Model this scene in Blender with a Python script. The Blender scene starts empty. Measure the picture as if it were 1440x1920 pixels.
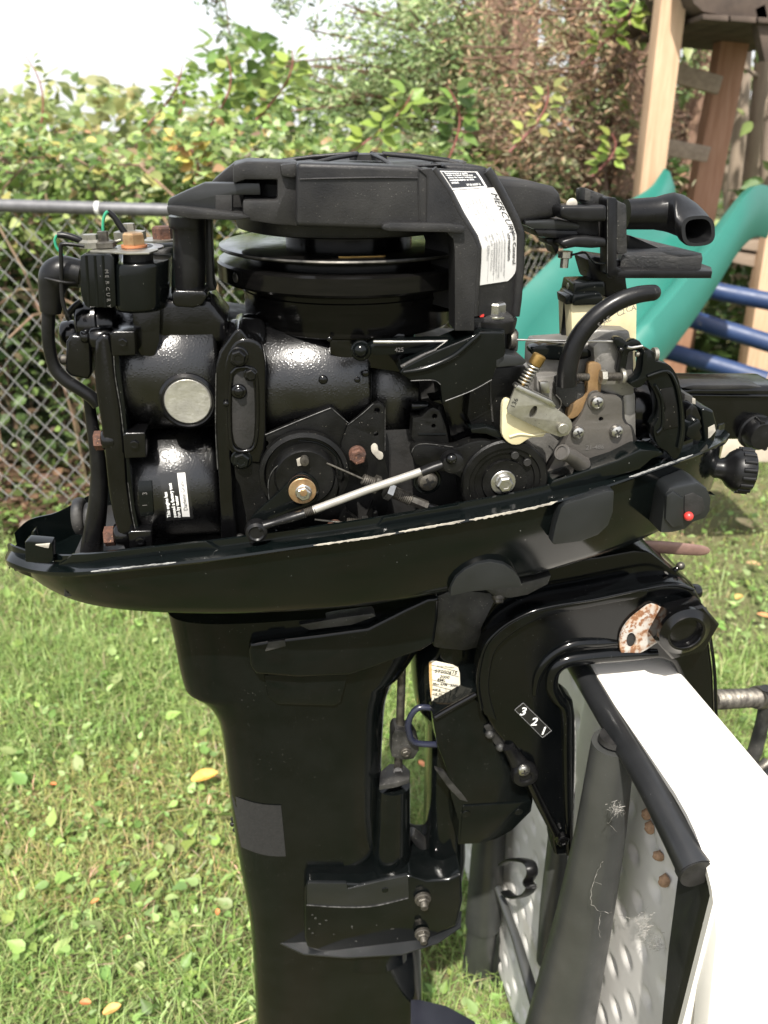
import bpy, bmesh, math, random
import numpy as np
from mathutils import Vector, Matrix
from mathutils.geometry import tessellate_polygon
from mathutils.bvhtree import BVHTree

random.seed(7)
rng = np.random.default_rng(11)
SC = bpy.context.scene
COL = SC.collection
R = math.radians

# ------------------------------------------------------------------ camera
H = 1.22
PITCH = R(26.0)
FPX = 1495.0
cam_d = bpy.data.cameras.new("camera")
cam = bpy.data.objects.new("camera", cam_d)
COL.objects.link(cam)
cam.location = (0, 0, H)
cam.rotation_euler = (math.pi / 2 - PITCH, 0, 0)
cam_d.sensor_fit = 'HORIZONTAL'
cam_d.sensor_width = 36.0
cam_d.lens = 36.0 * FPX / 1440.0
cam_d.clip_start = 0.02
cam_d.clip_end = 400.0
cam_d.dof.use_dof = True
cam_d.dof.focus_distance = 0.60
cam_d.dof.aperture_fstop = 12.0
SC.camera = cam

# ------------------------------------------------------------------ world, sun, exposure
SUN_EL, SUN_AZ = R(58), R(190)      # azimuth clockwise from +Y: the sun stands behind the camera, to its left
world = bpy.data.worlds.new("World")
SC.world = world
world.use_nodes = True
wn, wl = world.node_tree.nodes, world.node_tree.links
wn.clear()
w_out = wn.new('ShaderNodeOutputWorld')
w_bg = wn.new('ShaderNodeBackground')
w_sky = wn.new('ShaderNodeTexSky')
w_sky.sky_type = 'NISHITA'
w_sky.sun_disc = False
w_sky.sun_elevation = SUN_EL
w_sky.sun_rotation = SUN_AZ
w_sky.air_density = 1.0
w_sky.dust_density = 4.0
w_sky.ozone_density = 0.6
w_mix = wn.new('ShaderNodeMix')
w_mix.data_type = 'RGBA'
w_mix.inputs['Factor'].default_value = 0.55
w_mix.inputs['B'].default_value = (9.5, 9.6, 9.8, 1)      # thin bright overcast veil
wl.new(w_sky.outputs[0], w_mix.inputs['A'])
wl.new(w_mix.outputs['Result'], w_bg.inputs[0])
w_bg.inputs[1].default_value = 0.105
wl.new(w_bg.outputs[0], w_out.inputs[0])

sun_d = bpy.data.lights.new("sun", 'SUN')
sun_d.energy = 4.4
sun_d.angle = R(0.9)
sun_d.color = (1.0, 0.95, 0.87)
sun = bpy.data.objects.new("sun", sun_d)
COL.objects.link(sun)
to_sun = Vector((math.sin(SUN_AZ) * math.cos(SUN_EL), math.cos(SUN_AZ) * math.cos(SUN_EL), math.sin(SUN_EL)))
sun.rotation_euler = to_sun.to_track_quat('Z', 'Y').to_euler()
sun.location = to_sun * 20

SC.view_settings.view_transform = 'Standard'
SC.view_settings.look = 'None'
SC.view_settings.gamma = 1.0
SC.view_settings.use_curve_mapping = False
SC.view_settings.exposure = 1.05
SC.cycles.max_bounces = 8
SC.cycles.transparent_max_bounces = 12
SC.cycles.use_denoising = True

# ------------------------------------------------------------------ measuring: pixel of the photograph -> point in the place
X3, Y3, Z3 = Vector((1, 0, 0)), Vector((0, 1, 0)), Vector((0, 0, 1))
FW = Vector((0, math.cos(PITCH), -math.sin(PITCH)))
UP = Vector((0, math.sin(PITCH), math.cos(PITCH)))
CO = Vector((0, 0, H))
YAW = R(7.5)
U = Vector((math.cos(YAW), math.sin(YAW), 0))       # along the motor, towards the boat
V = Vector((-math.sin(YAW), math.cos(YAW), 0))      # across the motor, away from the viewer

def ray(px, py):
    return X3 * ((px - 720) / FPX) + UP * (-(py - 960) / FPX) + FW

def P(px, py, v):
    """Point on the vertical plane that lies v metres across the motor."""
    d = ray(px, py)
    return CO + d * (v / d.dot(V))

def D(px, py, y):
    d = ray(px, py)
    return CO + d * (y / d.y)

def G(px, py, z=0.0):
    d = ray(px, py)
    return CO + d * ((z - H) / d.z)

def mpp(p):
    return (p - CO).dot(FW) / FPX

# ------------------------------------------------------------------ materials
def mat(name, c1, c2=None, scale=8.0, rough=0.4, rough2=None, metal=0.0, coat=0.0, bump=0.0, bscale=200.0,
        speck=None, speck_amt=0.0, speck_scale=300.0, spec=0.5, detail=5.0, drops=0.0, lo=0.35, hi=0.65,
        wear=None, wear_amt=0.0, wear_scale=20.0, stretch=None):
    m = bpy.data.materials.new(name)
    m.use_nodes = True
    nt = m.node_tree; n = nt.nodes; l = nt.links
    b = n['Principled BSDF']
    b.inputs['Metallic'].default_value = metal
    b.inputs['Coat Weight'].default_value = coat
    b.inputs['Coat Roughness'].default_value = 0.08
    b.inputs['Specular IOR Level'].default_value = spec
    tc = n.new('ShaderNodeTexCoord')
    vec = tc.outputs['Object']
    if stretch:
        mp = n.new('ShaderNodeMapping'); mp.inputs['Scale'].default_value = stretch
        l.new(vec, mp.inputs['Vector']); vec = mp.outputs['Vector']
    def noise(s, d=detail, rg=0.6):
        t = n.new('ShaderNodeTexNoise'); t.inputs['Scale'].default_value = s
        t.inputs['Detail'].default_value = d; t.inputs['Roughness'].default_value = rg
        l.new(vec, t.inputs['Vector']); return t.outputs['Fac']
    def remap(s, a, bb, c=0.0, d=1.0):
        r = n.new('ShaderNodeMapRange'); r.inputs['From Min'].default_value = a; r.inputs['From Max'].default_value = bb
        r.inputs['To Min'].default_value = c; r.inputs['To Max'].default_value = d
        l.new(s, r.inputs['Value']); return r.outputs['Result']
    def mixc(f, a, bb):
        x = n.new('ShaderNodeMix'); x.data_type = 'RGBA'; l.new(f, x.inputs['Factor'])
        for s, k in ((a, 'A'), (bb, 'B')):
            if isinstance(s, tuple): x.inputs[k].default_value = (*s, 1)
            else: l.new(s, x.inputs[k])
        return x.outputs['Result']
    base = c1
    if c2 is not None:
        nf = noise(scale)
        base = mixc(remap(nf, lo, hi), c1, c2)
    if wear is not None:
        base = mixc(remap(noise(wear_scale, 8, 0.7), 0.72 - wear_amt, 0.76 - wear_amt), base, wear)
    rsock = None
    if rough2 is not None:
        rsock = remap(noise(scale * 1.7, 6), 0.35, 0.65, rough, rough2)
        l.new(rsock, b.inputs['Roughness'])
    else:
        b.inputs['Roughness'].default_value = rough
    if speck is not None:
        vo = n.new('ShaderNodeTexVoronoi'); vo.inputs['Scale'].default_value = speck_scale
        l.new(vec, vo.inputs['Vector'])
        big = noise(speck_scale * 0.08, 3)
        thr = remap(big, 0.4, 0.7, speck_amt * 0.4, speck_amt)
        lt = n.new('ShaderNodeMath'); lt.operation = 'LESS_THAN'
        l.new(vo.outputs['Distance'], lt.inputs[0]); l.new(thr, lt.inputs[1])
        base = mixc(lt.outputs[0], base, speck)
    if isinstance(base, tuple): b.inputs['Base Color'].default_value = (*base, 1)
    else: l.new(base, b.inputs['Base Color'])
    h = None
    if bump > 0:
        h = noise(bscale, 4, 0.6)
    if drops > 0:
        vo = n.new('ShaderNodeTexVoronoi'); vo.inputs['Scale'].default_value = 560
        l.new(vec, vo.inputs['Vector'])
        dr = remap(vo.outputs['Distance'], 0.0, 0.42, drops, 0.0)
        big = remap(noise(60, 3), 0.42, 0.6)
        mu = n.new('ShaderNodeMath'); mu.operation = 'MULTIPLY'; l.new(dr, mu.inputs[0]); l.new(big, mu.inputs[1])
        if h is None: h = mu.outputs[0]
        else:
            ad = n.new('ShaderNodeMath'); ad.operation = 'ADD'; l.new(h, ad.inputs[0]); l.new(mu.outputs[0], ad.inputs[1]); h = ad.outputs[0]
        if bump == 0: bump = 0.5
    if h is not None:
        bp = n.new('ShaderNodeBump'); bp.inputs['Strength'].default_value = bump
        bp.inputs['Distance'].default_value = 0.0008
        l.new(h, bp.inputs['Height']); l.new(bp.outputs[0], b.inputs['Normal'])
        if coat > 0: l.new(bp.outputs[0], b.inputs['Coat Normal'])
    return m

DUST = (0.32, 0.29, 0.24)
M = {}
M['oily'] = mat('oily_black_paint', (.0012, .0012, .0015), (.0032, .0032, .0034), 30, .20, .33, drops=3.4, bump=.16, bscale=900, speck=(.3, .3, .29), speck_amt=.05, speck_scale=620, spec=.65)
M['gloss'] = mat('wet_black_paint', (.0010, .0010, .0012), (.0028, .0028, .003), 30, .10, .20, drops=.7, bump=.08, bscale=500, speck=(.3, .3, .29), speck_amt=.04, speck_scale=520, spec=.36)
M['lacquer'] = mat('glossy_black_lacquer', (.0010, .0013, .0015), (.0022, .0025, .0028), 9, .07, .2, bump=.02, bscale=90, spec=.3, speck=(.4, .4, .38), speck_amt=.05, speck_scale=300)
M['cowl'] = mat('black_cowl_paint', (.0012, .0022, .0022), (.0024, .0034, .0034), 12, .08, .17, bump=.02, bscale=60, spec=.32,  speck=(.4, .4, .38), speck_amt=.045, speck_scale=150)
M['satin'] = mat('satin_black_paint', (.0013, .0020, .0020), (.0035, .0042, .0042), 18, .07, .20, bump=.03, bscale=300, spec=.24,  speck=(.35, .34, .3), speck_amt=.055, speck_scale=330)
M['matte'] = mat('powder_coated_black', (.0018, .0018, .0018), (.006, .006, .0057), 40, .30, .48, bump=.25, bscale=900, spec=.2, speck=(.3, .28, .24), speck_amt=.09, speck_scale=340)
M['dusty'] = mat('dusty_black_casting', (.005, .005, .005), (.045, .043, .039), 26, .4, .75, bump=.5, bscale=500, speck=(.4, .38, .33), speck_amt=.1, speck_scale=380, lo=.45, hi=.75)
M['plastic'] = mat('weathered_black_plastic', (.008, .008, .009), (.021, .0205, .020), 22, .34, .52, bump=.25, spec=.26, bscale=900, speck=(.25, .24, .21), speck_amt=.09, speck_scale=520)
M['rubber'] = mat('black_rubber', (.0022, .0022, .0025), (.007, .007, .0073), 30, .26, .42, bump=.12, spec=.24, bscale=260, speck=(.3, .28, .25), speck_amt=.05, speck_scale=300)
M['flywheel'] = mat('black_machined_steel', (.0022, .0022, .0022), (.0045, .0042, .004), 30, .10, .20, bump=.02, spec=.2, bscale=300, stretch=(1, 1, 14), speck=(.3, .27, .2), speck_amt=.03, speck_scale=220)
M['edge'] = mat('worn_steel_edge', (.015, .015, .014), (.085, .08, .07), 90, .3, .5, metal=.7)
M['silver'] = mat('stainless_steel', (.50, .49, .46), (.36, .35, .33), 90, .25, .42, metal=1.0, bump=.1, bscale=500)
M['grease'] = mat('grimy_steel', (.14, .13, .11), (.05, .045, .04), 120, .4, .6, metal=.8, bump=.3, bscale=600)
M['carb'] = mat('grey_cast_aluminium', (.22, .21, .195), (.13, .125, .115), 40, .42, .6, metal=.55, bump=.35, bscale=420, speck=(.03, .028, .025), speck_amt=.12, speck_scale=300)
M['carbdark'] = mat('dark_anodised_plate', (.115, .105, .095), (.075, .07, .063), 26, .34, .5, metal=.5, bump=.25, bscale=500, speck=(.25, .24, .22), speck_amt=.07, speck_scale=350)
M['zinc'] = mat('zinc_plated_steel', (.36, .35, .30), (.22, .21, .18), 60, .36, .5, metal=.85, bump=.15, bscale=500, speck=(.08, .07, .06), speck_amt=.12, speck_scale=330)
M['rust'] = mat('rusty_steel', (.085, .034, .018), (.028, .014, .010), 160, .7, .9, bump=.8, bscale=500, speck=(.25, .12, .06), speck_amt=.2, speck_scale=500)
M['rustwhite'] = mat('rust_pitted_zinc', (.36, .34, .31), (.30, .18, .10), 90, .6, .8, bump=.6, bscale=400, wear=(.17, .075, .032), wear_amt=.21, wear_scale=170, lo=.45, hi=.62)
M['brass'] = mat('tarnished_brass', (.42, .27, .09), (.24, .15, .05), 90, .32, .5, metal=.9)
M['goldnut'] = mat('gold_passivated_nut', (.42, .30, .17), (.24, .14, .07), 120, .35, .5, metal=.8)
M['ivory'] = mat('ivory_nylon', (.56, .51, .33), (.45, .39, .23), 30, .38, .5, bump=.1, bscale=300)
M['ochre'] = mat('ochre_plastic', (.20, .125, .055), (.12, .07, .03), 60, .4, .55, bump=.2, bscale=300)
M['whiterod'] = mat('cream_coated_rod', (.29, .28, .255), (.22, .21, .19), 40, .3, .45, metal=.25)
M['chip'] = mat('chipped_cream_primer', (.40, .37, .31), (.20, .185, .16), 80, .6, .8, bump=.4, bscale=500)
M['scratch'] = mat('scratched_paint', (.34, .34, .33), (.10, .10, .10), 150, .45, .6)
M['rub'] = mat('dull_rubbed_edge', (.075, .074, .07), (.012, .012, .012), 220, .4, .5, lo=.42, hi=.58)
M['plug'] = mat('silver_foil_plug', (.50, .49, .45), (.30, .29, .26), 60, .3, .48, metal=.75, bump=.8, bscale=120)
M['label'] = mat('white_label_print', (.60, .59, .57), (.52, .51, .49), 20, .4, .5)
M['labelold'] = mat('yellowed_label', (.66, .63, .52), (.60, .55, .42), 12, .4, .5)
M['labelblack'] = mat('black_label_print', (.010, .010, .010), None, 1, .25)
M['ink'] = mat('black_ink', (.012, .012, .012), None, 1, .5)
M['wink'] = mat('white_ink', (.80, .80, .78), None, 1, .5)
M['grey_ink'] = mat('grey_ink', (.22, .22, .22), None, 1, .5)
M['emboss'] = mat('raised_lettering', (.09, .085, .08), None, 1, .5)
M['red'] = mat('red_plastic', (.42, .03, .025), None, 1, .35)
M['green_wire'] = mat('green_wire', (.02, .22, .12), None, 1, .4)
M['dark'] = mat('recess_shade_black', (.004, .004, .004), (.010, .009, .008), 40, .5, .8, bump=.3, bscale=400)  # near-black for inner parts; puts the shade of holes and gaps into colour
M['slate'] = mat('slate_grey_moulding', (.005, .006, .0065), (.009, .010, .011), 15, .34, .46, bump=.06, bscale=500)
M['copper'] = mat('tarnished_copper_lever', (.24, .15, .12), (.17, .10, .085), 60, .45, .6, metal=.4)
M['greytube'] = mat('grey_powder_coated_steel', (.028, .029, .028), (.040, .041, .039), 16, .3, .45, bump=.12, bscale=500, speck=(.22, .22, .2), speck_amt=.05, speck_scale=180)
M['blacktube'] = mat('black_powder_coated_steel', (.007, .0075, .008), (.013, .0135, .0145), 16, .28, .42, bump=.08, bscale=500, speck=(.3, .3, .28), speck_amt=.05, speck_scale=200)
M['hdpe'] = mat('white_moulded_plastic', (.66, .635, .58), (.58, .555, .505), 7, .38, .5, bump=.06, bscale=700, wear=(.5, .45, .37), wear_amt=.06, wear_scale=14)
M['under'] = mat('white_plastic_underside', (.56, .55, .52), (.47, .455, .43), 9, .42, .55, bump=.08, bscale=600, wear=(.33, .29, .23), wear_amt=.05, wear_scale=22)  # the skirt's white plastic toned darker: underside shade put into colour, plus grime
M['mud'] = mat('dried_mud_dauber_nest', (.34, .215, .13), (.24, .15, .09), 200, .9, .95, bump=.9, bscale=500)
M['web'] = mat('dusty_cobweb', (.30, .285, .26), None, 1, .9)

# ------------------------------------------------------------------ building blocks
WORLD = {}     # world position of every object's origin

def empty(name, loc, label=None, cat=None, group=None, kind=None):
    o = bpy.data.objects.new(name, None)
    COL.objects.link(o); o.location = loc; o.empty_display_size = .05
    WORLD[o] = Vector(loc)
    tag(o, label, cat, group, kind)
    return o

def tag(o, label=None, cat=None, group=None, kind=None):
    if label: o['label'] = label
    if cat: o['category'] = cat
    if group: o['group'] = group
    if kind: o['kind'] = kind
    return o

def link(name, me, origin, parent, m, label=None):
    o = bpy.data.objects.new(name, me)
    COL.objects.link(o)
    if m is not None and not me.materials:
        me.materials.append(m)
    WORLD[o] = Vector(origin)
    if parent is not None:
        o.parent = parent
        o.location = Vector(origin) - WORLD[parent]
    else:
        o.location = origin
    if label: o['label'] = label
    return o

def obj(name, verts, faces, m, parent=None, bevel=0.0, smooth=40, label=None, seg=2, fix=True):
    """A mesh object from world-space points, its origin at its middle."""
    pts = [Vector(v) for v in verts]
    lo = Vector((min(p.x for p in pts), min(p.y for p in pts), min(p.z for p in pts)))
    hi = Vector((max(p.x for p in pts), max(p.y for p in pts), max(p.z for p in pts)))
    c = (lo + hi) / 2
    bm = bmesh.new()
    vs = [bm.verts.new(p - c) for p in pts]
    for f in faces:
        try: bm.faces.new([vs[i] for i in f])
        except ValueError: pass
    if fix: bmesh.ops.recalc_face_normals(bm, faces=bm.faces)
    if bevel > 0:
        bm.edges.ensure_lookup_table()
        es = [e for e in bm.edges if len(e.link_faces) == 2 and e.calc_face_angle(0) > R(32)]
        if es:
            bmesh.ops.bevel(bm, geom=es, offset=bevel, offset_type='OFFSET', segments=seg, profile=.6,
                            affect='EDGES', clamp_overlap=True)
    me = bpy.data.meshes.new(name)
    bm.to_mesh(me); bm.free()
    me.shade_smooth()
    me.set_sharp_from_angle(angle=R(smooth))
    return link(name, me, c, parent, m, label)

def smooth_loop(pts, k=4, closed=True):
    out = []; n = len(pts)
    rg = range(n) if closed else range(n - 1)
    for i in rg:
        if closed: a, b, c, d = pts[i - 1], pts[i], pts[(i + 1) % n], pts[(i + 2) % n]
        else: a, b, c, d = pts[max(i - 1, 0)], pts[i], pts[i + 1], pts[min(i + 2, n - 1)]
        for j in range(k):
            t = j / k
            out.append(tuple(.5 * ((2 * b[q]) + (-a[q] + c[q]) * t + (2 * a[q] - 5 * b[q] + 4 * c[q] - d[q]) * t * t
                                   + (-a[q] + 3 * b[q] - 3 * c[q] + d[q]) * t ** 3) for q in range(len(b))))
    if not closed: out.append(tuple(pts[-1]))
    return out

def circ_px(cx, cy, r, n=24, ry=None, rot=0):
    ry = r if ry is None else ry
    o = []
    for i in range(n):
        a = 2 * math.pi * i / n
        x, y = r * math.cos(a), ry * math.sin(a)
        o.append((cx + x * math.cos(rot) - y * math.sin(rot), cy + x * math.sin(rot) + y * math.cos(rot)))
    return o

def prism(name, out, v, depth, m, parent=None, bevel=.0008, holes=(), label=None, sm=0, axis=None, proj=None, smooth=40, seg=2):
    """An outline measured on the plane v, given real thickness across the motor."""
    if sm: out = smooth_loop(out, sm)
    pr = proj or (lambda a, b: P(a, b, v))
    ax = axis or V
    loops = [[pr(*p) for p in out]] + [[pr(*p) for p in h] for h in holes]
    verts = []; faces = []; spans = []
    for lp in loops:
        spans.append((len(verts), len(lp))); verts += lp
    nf = len(verts)
    verts = verts + [p + ax * depth for p in verts]
    if holes:
        tri = tessellate_polygon(loops)
        for t in tri:
            faces.append(list(t)); faces.append([i + nf for i in reversed(t)])
    else:
        faces.append(list(range(nf))); faces.append([i + nf for i in reversed(range(nf))])
    for s, k in spans:
        for i in range(k):
            a, b = s + i, s + (i + 1) % k
            faces.append([a, b, b + nf, a + nf])
    return obj(name, verts, faces, m, parent, bevel, smooth, label, seg)

def basis(ax):
    ax = ax.normalized()
    t = Z3 if abs(ax.z) < .9 else X3
    e1 = ax.cross(t).normalized(); e2 = ax.cross(e1).normalized()
    return ax, e1, e2

def lathe(name, c, ax, prof, m, parent=None, n=32, label=None, smooth=35, bevel=0, sides=None, flip=0):
    """Profile [(radius, distance along ax)] turned round the axis through c. sides=6 makes a hexagon."""
    ax, e1, e2 = basis(ax)
    n = sides or n
    verts = []; faces = []
    for r, h in prof:
        for i in range(n):
            a = 2 * math.pi * i / n + flip
            verts.append(c + ax * h + e1 * (r * math.cos(a)) + e2 * (r * math.sin(a)))
    for k in range(len(prof) - 1):
        for i in range(n):
            j = (i + 1) % n
            faces.append([k * n + i, k * n + j, (k + 1) * n + j, (k + 1) * n + i])
    if prof[0][0] > 1e-6: faces.append(list(range(n)))
    if prof[-1][0] > 1e-6: faces.append([(len(prof) - 1) * n + i for i in reversed(range(n))])
    return obj(name, verts, faces, m, parent, bevel, smooth, label)

def tube(name, pts, rad, m, parent=None, n=14, sm=5, label=None, cap=True, flat=1.0, up=None):
    """A swept round (or flattened) bar through world points."""
    if not isinstance(rad, (list, tuple)): rad = [rad] * len(pts)
    p4 = [(*p, r) for p, r in zip(pts, rad)]
    if sm and len(p4) > 2: p4 = smooth_loop(p4, sm, closed=False)
    P3 = [Vector(q[:3]) for q in p4]; rr = [q[3] for q in p4]
    verts = []; faces = []
    t0 = (P3[1] - P3[0]).normalized()
    e1 = up.cross(t0).normalized() if up is not None else basis(t0)[1]
    for i, p in enumerate(P3):
        t = (P3[min(i + 1, len(P3) - 1)] - P3[max(i - 1, 0)]).normalized()
        e1 = (e1 - t * e1.dot(t)).normalized(); e2 = t.cross(e1)
        for k in range(n):
            a = 2 * math.pi * k / n
            verts.append(p + e1 * (rr[i] * math.cos(a)) + e2 * (rr[i] * flat * math.sin(a)))
    for i in range(len(P3) - 1):
        for k in range(n):
            j = (k + 1) % n
            faces.append([i * n + k, i * n + j, (i + 1) * n + j, (i + 1) * n + k])
    if cap:
        faces.append(list(range(n))); faces.append([(len(P3) - 1) * n + k for k in reversed(range(n))])
    return obj(name, verts, faces, m, parent, 0, 50, label)

def ptube(name, pp, v, rpx, m, parent=None, **kw):
    """tube through pixels; pp = [(px, py[, v])]; radius in pixels."""
    pts = [P(q[0], q[1], q[2] if len(q) > 2 else v) for q in pp]
    if not isinstance(rpx, (list, tuple)): rpx = [rpx] * len(pts)
    return tube(name, pts, [r * mpp(p) for r, p in zip(rpx, pts)], m, parent, **kw)

def thread(name, a, b, r, m, parent=None, pitch=.0011, label=None):
    L = (b - a).length; k = max(3, int(L / pitch)); prof = [(0, 0)]
    for i in range(k):
        prof += [(r * .84, L * i / k), (r, L * (i + .5) / k)]
    prof += [(r * .84, L), (0, L)]
    return lathe(name, a, b - a, prof, m, parent, n=14, label=label, smooth=25)

def loft(name, rings, m, parent=None, cap=True, label=None, smooth=45, bevel=0):
    n = len(rings[0]); verts = [p for r in rings for p in r]; faces = []
    for i in range(len(rings) - 1):
        for k in range(n):
            j = (k + 1) % n
            faces.append([i * n + k, i * n + j, (i + 1) * n + j, (i + 1) * n + k])
    if cap:
        faces.append(list(range(n))); faces.append([(len(rings) - 1) * n + k for k in reversed(range(n))])
    return obj(name, verts, faces, m, parent, bevel, smooth, label)

def column(name, st, vc, m, parent=None, n=40, power=2.6, label=None, sub=4, **kw):
    """Upright lofted body: stations (left px, right px, py, half depth)."""
    if sub: st = smooth_loop(st, sub, closed=False)
    rings = []
    for xl, xr, py, b in st:
        L, Rr = P(xl, py, vc), P(xr, py, vc)
        z = (L.z + Rr.z) / 2; c = (L + Rr) / 2; a = (Rr - L).length / 2
        ring = []
        for i in range(n):
            t = 2 * math.pi * i / n; ct, stt = math.cos(t), math.sin(t)
            x = a * math.copysign(abs(ct) ** (2 / power), ct); y = b * math.copysign(abs(stt) ** (2 / power), stt)
            p = c + U * x + V * y; p.z = z; ring.append(p)
        rings.append(ring)
    return loft(name, rings, m, parent, label=label, **kw)

def barrel(name, x0, x1, cy, ry, v, m, parent=None, n=40, round_=.12, label=None, dv=None):
    """Cylinder lying along the motor, its nearest line on plane v; measured by pixel."""
    a = P(x0, cy, v); b = P(x1, cy, v); b.z = a.z
    r = ry * mpp((a + b) / 2) / math.cos(R(20))
    c0 = a + V * r; L = (b - a).length; e = L * round_
    prof = [(0, 0), (r * .8, 0), (r * .95, e * .3), (r, e), (r, L - e), (r * .95, L - e * .3), (r * .8, L), (0, L)]
    return lathe(name, c0, U, prof, m, parent, n=n, label=label, smooth=60)

def bolt(px, py, v, r, parent, m='satin', h=.004, washer=1.35, name='bolt', wm=None, hexa=True, ax=None, stud=False, rot=.3, label=None):
    """Hexagon head pointing at the viewer; r = half width in pixels."""
    c = P(px, py, v); rr = r * mpp(c); ax = ax or -V
    o = lathe(name, c, ax, [(0, -.002), (rr, -.002), (rr, h * .82), (rr * .82, h), (rr * .5, h), (rr * .45, h * .93), (0, h * .93)] if not stud else
              [(0, -.002), (rr, -.002), (rr, h * .8), (rr * .82, h), (0, h)], M[m], parent, sides=6, smooth=20, flip=rot, label=label)
    if washer:
        lathe('washer', c, ax, [(0, -.0025), (rr * washer, -.0025), (rr * washer, h * .1), (rr * washer * .9, h * .22), (0, h * .22)], M[wm or m], o, n=26)
    if stud:
        thread('stud', c + ax * h * .9, c + ax * (h * 2.1), rr * .55, M[m], o)
    return o

def screw(px, py, v, r, parent, m='silver', name='screw', rot=.4):
    c = P(px, py, v); rr = r * mpp(c)
    o = lathe(name, c, -V, [(0, -.001), (rr, -.001), (rr, rr * .12), (rr * .86, rr * .38), (rr * .5, rr * .56), (rr * .2, rr * .6), (0, rr * .6)], M[m], parent, n=28)
    ax, e1, e2 = basis(-V); vs = []; fs = []
    L, w = rr * .55, rr * .12
    cr = [(L, w), (w, w), (w, L), (-w, L), (-w, w), (-L, w), (-L, -w), (-w, -w), (-w, -L), (w, -L), (w, -w), (L, -w)]
    ca, sa = math.cos(rot), math.sin(rot)
    for hh in (rr * .3, rr * .64):
        for x, y in cr: vs.append(c + ax * hh + e1 * (x * ca - y * sa) + e2 * (x * sa + y * ca))
    fs = [list(range(12)), list(range(23, 11, -1))] + [[i, (i + 1) % 12, (i + 1) % 12 + 12, i + 12] for i in range(12)]
    obj('screw_cross_shade', vs, fs, M['dark'], o)  # raised dark cross; the shade of a recess given as its colour
    return o

def ball(name, px, py, v, r, m, parent, sq=1.0, label=None):
    c = P(px, py, v); rr = r * mpp(c)
    prof = [(rr * math.sin(math.pi * i / 12), -rr * sq * math.cos(math.pi * i / 12)) for i in range(13)]
    prof[0] = (0, prof[0][1]); prof[-1] = (0, prof[-1][1])
    return lathe(name, c, -V, prof, m, parent, n=26, label=label, smooth=70)

def disc(name, px, py, v, r, m, parent, h=.002, n=36, hole=0, label=None, lip=0.0, ax=None):
    c = P(px, py, v); rr = r * mpp(c)
    e = min(h * .3, rr * .1)
    prof = [(0, 0), (rr, 0), (rr, h - e), (rr - e, h)]
    if hole:
        q = hole * mpp(c); prof += [(q + e, h), (q, h - e), (q, .0004), (0, .0004)]
    else:
        prof += [(0, h)]
    return lathe(name, c, ax or -V, prof, m, parent, n=n, label=label)

def text(s, mapf, size, m, parent, name='lettering', bold=False, thick=.00008, slant=0.0, sx=1.0, align='LEFT', res=2):
    """Flat print: mapf(x, y) turns metres along and above the line into a point of the place."""
    cu = bpy.data.curves.new('t', 'FONT'); cu.body = s; cu.size = size; cu.resolution_u = res
    cu.align_x = align; cu.shear = slant
    cu.offset = size * (.022 if bold is True else float(bold))
    to = bpy.data.objects.new('t', cu); COL.objects.link(to)
    dg = bpy.context.evaluated_depsgraph_get(); dg.update()
    me = bpy.data.meshes.new_from_object(to.evaluated_get(dg))
    vs = [mapf(v.co.x * sx, v.co.y) for v in me.vertices]
    fs = [list(p.vertices) for p in me.polygons]
    bpy.data.objects.remove(to); bpy.data.curves.remove(cu); bpy.data.meshes.remove(me)
    return obj(name, vs, fs, m, parent, fix=False) if vs else None

def pmap(px, py, v, ang=0.0, lift=.0004):
    """Writing that starts at the pixel and runs at the angle (degrees, clockwise in the picture) on plane v."""
    o = P(px, py, v - lift); a = R(ang)
    ex = U * math.cos(a) - Z3 * math.sin(a); ey = U * math.sin(a) + Z3 * math.cos(a)
    return lambda x, y: o + ex * x + ey * y
# ================================================================== THE OUTBOARD MOTOR
motor = empty('outboard_motor', (0.0, .62, .10), 'black outboard motor without its top cowl, clamped on the white folding table', 'outboard motor')
VC = .60

# ---- lower cowl (tray): rim follows the photograph, walls are a closed shell
def lerp_tab(tab, x):
    for (a, b) in zip(tab, tab[1:]):
        if a[0] <= x <= b[0]:
            t = (x - a[0]) / (b[0] - a[0])
            return [a[i] + (b[i] - a[i]) * t for i in range(1, len(a))]
    return list(tab[0][1:]) if x < tab[0][0] else list(tab[-1][1:])
RIM = [  # px, py of the rim's outer edge, half width (m), py of the wall's top, py of the wall's bottom
    (9, 1046, .0215, 1058, 1064), (13, 1052, .034, 1063, 1068), (26, 1058, .042, 1069, 1078), (60, 1069, .052, 1077, 1108), (110, 1074, .070, 1084, 1134), (170, 1072, .083, 1081, 1149),
    (260, 1062, .092, 1070, 1158), (400, 1047, .101, 1055, 1161), (560, 1025, .106, 1032, 1155), (700, 1005, .108, 1012, 1143),
    (850, 979, .108, 986, 1118), (1000, 950, .104, 956, 1090), (1100, 923, .098, 930, 1065), (1200, 889, .088, 896, 1036),
    (1260, 868, .078, 875, 1010), (1310, 850, .066, 857, 985), (1345, 834, .050, 842, 962), (1362, 824, .034, 834, 940), (1369, 815, .0215, 824, 925)]
rim_s = smooth_loop(RIM, 4, closed=False)
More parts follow.
